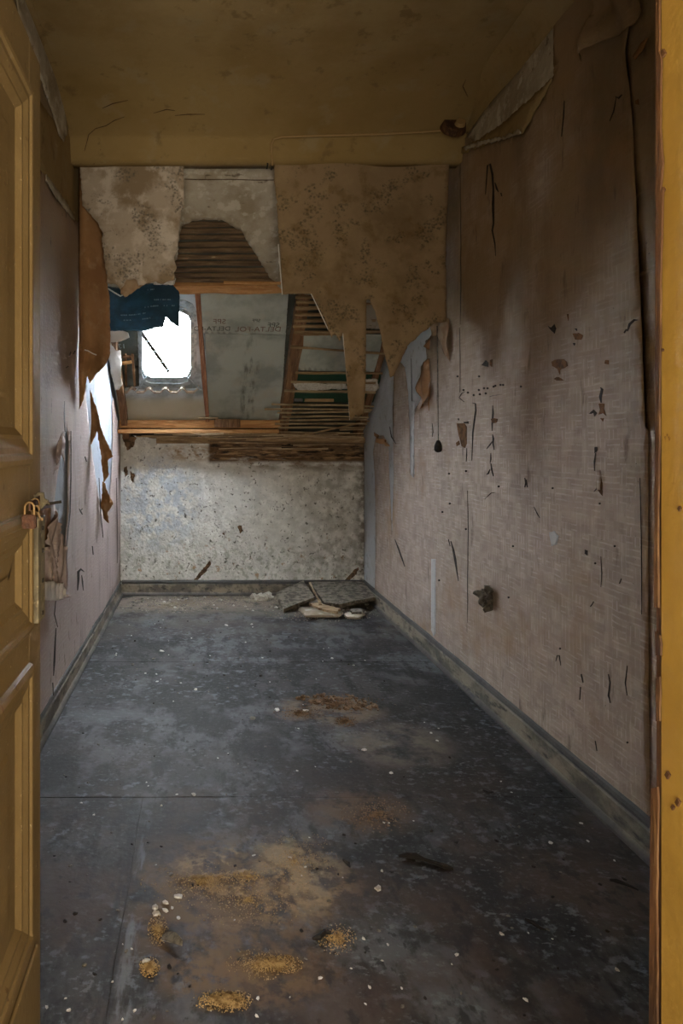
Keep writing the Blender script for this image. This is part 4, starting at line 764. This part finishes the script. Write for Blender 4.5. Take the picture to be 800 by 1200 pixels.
js([(764, 925, 0), (772, 922), (773, 940), (771, 1050), (772, 1210, 0), (762, 1210, 0)], CHIP, 'chipped_edge', .003)
# bare chips in the jamb paint
for px, py, a in ((776, 62, 3), (776, 222, 2), (793, 940, 3), (787, 946, 2), (781, 908, 3), (795, 596, 2), (775, 410, 1)):
    js([(px-a, py), (px, py-a*1.6), (px+a, py), (px, py+a*1.8)], CHIP, 'paint_chip', .002)

# ------------------------------------------------------------------ debris on the floor
def chunk(name, m, seed, flat=.5, jag=.35, sub=1):
    bm = bmesh.new(); bmesh.ops.create_icosphere(bm, subdivisions=sub, radius=1)
    for v in bm.verts:
        k = 1+jag*noise.noise(v.co*1.3+V((seed, 0, 0)))+.2*noise.noise(v.co*3+V((0, seed, 0))); v.co = V((v.co.x*k, v.co.y*k*.75, max(-.3, v.co.z*k)*flat))
    z = min(v.co.z for v in bm.verts)
    for v in bm.verts: v.co.z -= z
    return link(name, bm, m)
def flake(name, m, seed):
    rnd = random.Random(seed); n = 6; bm = bmesh.new(); pr_ = []
    for i in range(n): a = i*2*math.pi/n+rnd.uniform(-.3, .3); r = rnd.uniform(.6, 1.1); pr_.append((r*math.cos(a), r*math.sin(a)*.7))
    lo = [bm.verts.new((x, y, 0)) for x, y in pr_]; hi = [bm.verts.new((x*.9, y*.9, .22+.08*rnd.random())) for x, y in pr_]
    bm.faces.new(lo[::-1]); bm.faces.new(hi)
    for i in range(n): bm.faces.new((lo[i], lo[(i+1) % n], hi[(i+1) % n], hi[i]))
    return link(name, bm, m)
def scatter(protos, spots, name, label, cat, group):
    """spots: (px, py, radius)"""
    first = {}
    for i, (px, py, r) in enumerate(spots):
        k = i % len(protos); p = PF(-.002).at(px, py)
        if p.x < XL+.045: p.x = XL+.05+random.random()*.03
        if p.x > XR-.045: p.x = XR-.05-random.random()*.03
        if p.y > D-.05: p.y = D-.06-random.random()*.05
        if k not in first: o = protos[k]; first[k] = o
        else: o = protos[k].copy(); C.objects.link(o)
        o.location = p; o.scale = (r, r, r*random.uniform(.7, 1.2)); o.rotation_euler = (0, 0, random.uniform(0, 6.28))
        o['label'] = label; o['category'] = cat; o['group'] = group
def fpx(n, box_, rr, bias=None):
    out = []
    while len(out) < n:
        px = random.uniform(box_[0], box_[2]); py = random.uniform(box_[1], box_[3])
        if 2*abs(0) or PF().at(px, py).x < XL+.04 or PF().at(px, py).x > XR-.04: continue
        out.append((px, py, random.uniform(*rr)))
    return out
# along the back wall
sp = fpx(130, (142, 698, 440, 716), (.005, .016))
scatter([chunk('plaster_crumb', CHALK, 1), chunk('plaster_crumb', PLAST, 2), flake('plaster_crumb', PLAST, 3), chunk('plaster_crumb', GREYC, 4), flake('plaster_crumb', CHALK, 5)], sp, 'plaster_crumb', 'small plaster crumb in the litter at the foot of the back wall', 'plaster crumb', 'plaster crumbs at the back wall')
sp = fpx(95, (60, 716, 460, 800), (.004, .010))+fpx(30, (130, 730, 330, 830), (.005, .012))
scatter([chunk('floor_crumb', GREYC, 11), chunk('floor_crumb', CHALK, 12), flake('floor_crumb', GREYC, 13), chunk('floor_crumb', BLACK, 14)], sp, 'floor_crumb', 'small crumb scattered on the middle of the grey floor', 'crumb', 'crumbs on the middle floor')
sp = fpx(190, (52, 800, 740, 1195), (.003, .008))
scatter([chunk('floor_grit', GREYC, 21), flake('floor_grit', CHALK, 22), chunk('floor_grit', BLACK, 23)], sp, 'floor_grit', 'tiny grit crumb on the front part of the grey floor', 'crumb', 'grit on the front floor')
# named bits
named = [(427, 879, .012, 'white flake right of centre on the mid floor'), (505, 859, .009, 'small white flake, farther of two beside each other on the right floor'), (512, 868, .010, 'small white flake, nearer of two beside each other on the right floor'),
    (458, 906, .009, 'tiny white flake alone above the floor seam'), (227, 931, .014, 'pale flat flake lying on the floor seam'), (207, 931, .007, 'tiny bright flake on the seam left of the flat flake'), (182, 1064, .012, 'white flake, left of the cluster by the sawdust'),
    (194, 1058, .012, 'white flake, top of the cluster by the sawdust'), (183, 1071, .016, 'largest white flake of the cluster by the sawdust'), (194, 1067, .010, 'white flake, right of the cluster by the sawdust'), (209, 1051, .016, 'pinkish flat flake above right of the white cluster'),
    (209, 1076, .008, 'small pale flake right of the white cluster'), (171, 1127, .011, 'white flake on the yellow crumb mound at the left'), (443, 1041, .014, 'thin pale sliver near the middle of the front floor'), (681, 965, .008, 'small yellowish flake near the right baseboard'),
    (645, 988, .009, 'pale flake on the right part of the front floor'), (325, 832, .020, 'pale stone-like lump left of the crumb heap'), (358, 833, .018, 'white flat flake in front of the crumb heap'), (296, 842, .018, 'grey lump left of centre on the floor'),
    (189, 763, .020, 'white lump on the left floor near the small seam'), (180, 772, .018, 'dark-edged lump just nearer than the white lump at left'), (265, 733, .018, 'bright flake on the floor before the back wall'), (80, 1184, .007, 'tiny white flake at the lower left corner'), (200, 1025, .012, 'brown crumb above the white flake cluster')]
for i, (px, py, r, lab) in enumerate(named):
    o = (flake if i % 3 else chunk)('plaster_flake', CHALK if 'brown' not in lab and 'grey' not in lab and 'dark' not in lab else GREYC, 40+i); o.location = PF(-.001).at(px, py); o.scale = (r, r, r*.8); o.rotation_euler = (0, 0, i*1.3); o['label'] = lab; o['category'] = 'plaster flake'
# curved paper chip
bm = bmesh.new(); rows = []
for i in range(9):
    t = i/8; q = PF().at(190+24*t, 1101+14*t*t); w_ = .012*math.sin(math.pi*(t*.8+.15)); rows.append([bm.verts.new(q+V((-.3*w_, -w_, .002+.012*t))), bm.verts.new(q+V((.3*w_, w_, .006+.02*t)))])
for a, b in zip(rows, rows[1:]): bm.faces.new((a[0], a[1], b[1], b[0]))
o = link('paper_chip', bm, GREYC); o.modifiers.new('t', 'SOLIDIFY').thickness = .003; tag(o, 'curved grey-brown paint chip on the sawdust, lower left', 'paint chip')
# crumb heap in the middle
sp = []
for i in range(150):
    t = random.gauss(0, .42); t = max(-1, min(1, t)); sp.append((400+50*t+random.uniform(-3, 3), 824+7*t+random.gauss(0, 5)*(1-.6*abs(t)), random.uniform(.006, .016)))
scatter([chunk('soil_crumb', CRUMB, 31), chunk('soil_crumb', CRUMB, 32, .7), chunk('soil_crumb', CRUMB, 33, .8)], sp, 'soil_crumb', 'reddish-brown crumb in the low heap in mid floor', 'crumb', 'crumbs of the brown heap')
def grains(name, m, ellipses, n, r, label, cat, hmax=.006):
    bm = bmesh.new()
    for i in range(n):
        cx, cy, rx, ry = random.choice(ellipses); a = random.uniform(0, 6.28); k = min(1, abs(random.gauss(0, .5)))
        p = PF().at(cx+rx*k*math.cos(a), cy+ry*k*math.sin(a)); s = random.uniform(.4, 1)*r; p.z = -.001+random.uniform(0, hmax)*(1-k)
        R = Matrix.Rotation(random.uniform(0, 6.28), 3, 'Z'); vs = [bm.verts.new(p+R @ (V(c)*s)) for c in ((1, 0, 0), (-.5, .9, 0), (-.6, -.8, 0), (0, 0, 1.1))]
        for f in ((0, 1, 3), (1, 2, 3), (2, 0, 3), (0, 2, 1)): bm.faces.new([vs[j] for j in f])
    o = link(name, bm, m); o['kind'] = 'stuff'; o['label'] = label; o['category'] = cat; recentre(o)
grains('sawdust', SAWD, [(240, 1035, 75, 24), (345, 1010, 50, 38), (290, 1055, 80, 30), (175, 1133, 12, 12), (185, 1090, 12, 18), (305, 1130, 40, 18), (262, 1172, 30, 14), (270, 1170, 26, 10), (325, 1130, 30, 12), (395, 1100, 22, 18)], 7500, .0022, 'yellow-brown sawdust spread over the front floor', 'sawdust')
grains('sawdust_mound', SAWD, [(174, 1134, 10, 11), (250, 1172, 24, 11), (275, 1176, 18, 10), (322, 1128, 30, 12), (240, 1030, 45, 8), (290, 1028, 30, 10)], 1700, .0028, 'clumped yellow sawdust in small mounds at lower left', 'sawdust', .005)
grains('brown_dust', CRUMB, [(395, 824, 58, 12), (440, 955, 40, 20), (350, 836, 30, 8), (405, 845, 14, 6)], 2200, .004, 'brown dust around the crumb heap and beyond it', 'dust')
grains('wall_litter', PLAST, [(290, 703, 150, 8), (200, 708, 70, 10), (380, 716, 70, 12)], 3500, .0055, 'fine pale litter along the foot of the back wall', 'dust')
# charred stick
bm = bmesh.new(); tube(bm, [PF(.008).at(*p) for p in ((467, 1003), (476, 1002), (487, 1003), (497, 1007), (510, 1011), (522, 1015), (531, 1018))], [.004, .008, .010, .005, .006, .008, .004], 7)
o = link('charred_stick', bm, BLACK); tag(o, 'charred black stick lying on the front floor', 'stick')
bm = bmesh.new(); tube(bm, [PF(.006).at(*p) for p in ((366, 1100), (374, 1098), (381, 1092), (388, 1093))], [.003, .007, .006, .003], 6); tag(link('charred_chip', bm, BLACK), 'short black charred chip near the sawdust patch', 'charred chip')
for pts, lab in ((((714, 1031), (722, 1032), (736, 1037), (748, 1043)), 'dark twig pointing to the jamb on the right floor'), (((615, 1077), (624, 1081), (632, 1087), (640, 1090)), 'thin dark twig low on the right floor'), (((566, 926), (572, 929), (578, 928)), 'small black chip on the floor seam near right'), (((402, 1007), (408, 1012), (410, 1016)), 'small dark chip right of the sawdust patch')):
    bm = bmesh.new(); tube(bm, [PF(.004).at(*p) for p in pts], [.003, .006]+[.004]*(len(pts)-3)+[.002], 6); tag(link('twig', bm, BLACK), lab, 'twig')
# fallen boards in the corner
def board(name, corners, th, m, label, cat='board', group=None):
    """corners: (px, py, height of the top face) - each traced on its own level plane"""
    top = []
    for px, py, h in corners: top.append(PF(h).at(px, py))
    bm = bmesh.new(); n = len(top); ctr = sum(top, V())/n; nn = (top[1]-top[0]).cross(top[-1]-top[0]).normalized(); nn = nn if nn.z > 0 else -nn
    ring_t = []
    for i in range(n):
        a, b = top[i], top[(i+1) % n]; k = 7
        for j in range(k):
            t = j/k; p = a+(b-a)*t; ring_t.append(p+(V((random.uniform(-1, 1), random.uniform(-1, 1), 0))*.006 if j else V()))
    T = [bm.verts.new(p) for p in ring_t]; B = [bm.verts.new(p-nn*th+V((random.uniform(-1, 1), random.uniform(-1, 1), 0))*.004) for p in ring_t]; N = len(T)
    cT = bm.verts.new(ctr+nn*.004); cB = bm.verts.new(ctr-nn*th)
    for i in range(N): bm.faces.new((T[i], T[(i+1) % N], cT)); bm.faces.new((B[(i+1) % N], B[i], cB)); bm.faces.new((T[i], B[i], B[(i+1) % N], T[(i+1) % N]))
    bmesh.ops.recalc_face_normals(bm, faces=bm.faces[:]); return tag(link(name, bm, m), label, cat, group)
board('fallen_board', [(324, 694, .09), (356, 680, .12), (368, 700, .07), (332, 714, .03)], .025, DEBRIS, 'dark grey-green broken board tilted left of the larger slab')
board('fallen_board', [(363, 681, .11), (424, 677, .12), (443, 699, .075), (420, 703, .075), (399, 708, .065), (380, 706, .06)], .028, DEBRIS, 'largest grey-brown slab leaning in the back right corner')
board('plaster_slab', [(350, 712, .03), (362, 711, .035), (402, 717, .03), (396, 721, .02), (357, 721, .02)], .015, PLAST, 'long pale plaster slab in front of the two boards', 'plaster slab')
board('wood_strip', [(362, 707, .055), (372, 706, .06), (398, 713, .05), (396, 717, .045), (378, 714, .05)], .015, REED, 'pale wood strip wedged under the largest slab', 'wood strip')
board('plaster_slab', [(404, 718, .025), (416, 717, .03), (428, 719, .02), (420, 724, .015), (406, 723, .015)], .012, PLAST, 'small grey plaster slab under the right corner of the slab', 'plaster slab')
board('plaster_slab', [(410, 713, .04), (424, 713, .045), (424, 717, .04), (412, 718, .035)], .012, GREYC, 'dark plaster piece beneath the largest slab', 'plaster slab')
board('wood_strip', [(362, 682, .13), (364, 682, .13), (372, 700, .10), (377, 708, .07), (374, 708, .07)], .006, REED, 'pale splinter lying between the two fallen boards', 'wood strip')
for px, py, r, lab in ((306, 700, .05, 'whitish crumbled plaster lump beside the tilted board'), (297, 695, .035, 'brownish plaster lump behind the whitish one by baseboard'), (314, 697, .04, 'whitish plaster lump touching the tilted board')):
    o = chunk('plaster_lump', CHALK if 'whitish' in lab else PLAST, px, .8, .6, 2); o.location = PF(-.002).at(px, py+3); o.location.y = min(o.location.y, D-.08); o.scale = (r, r, r); o['label'] = lab; o['category'] = 'plaster'
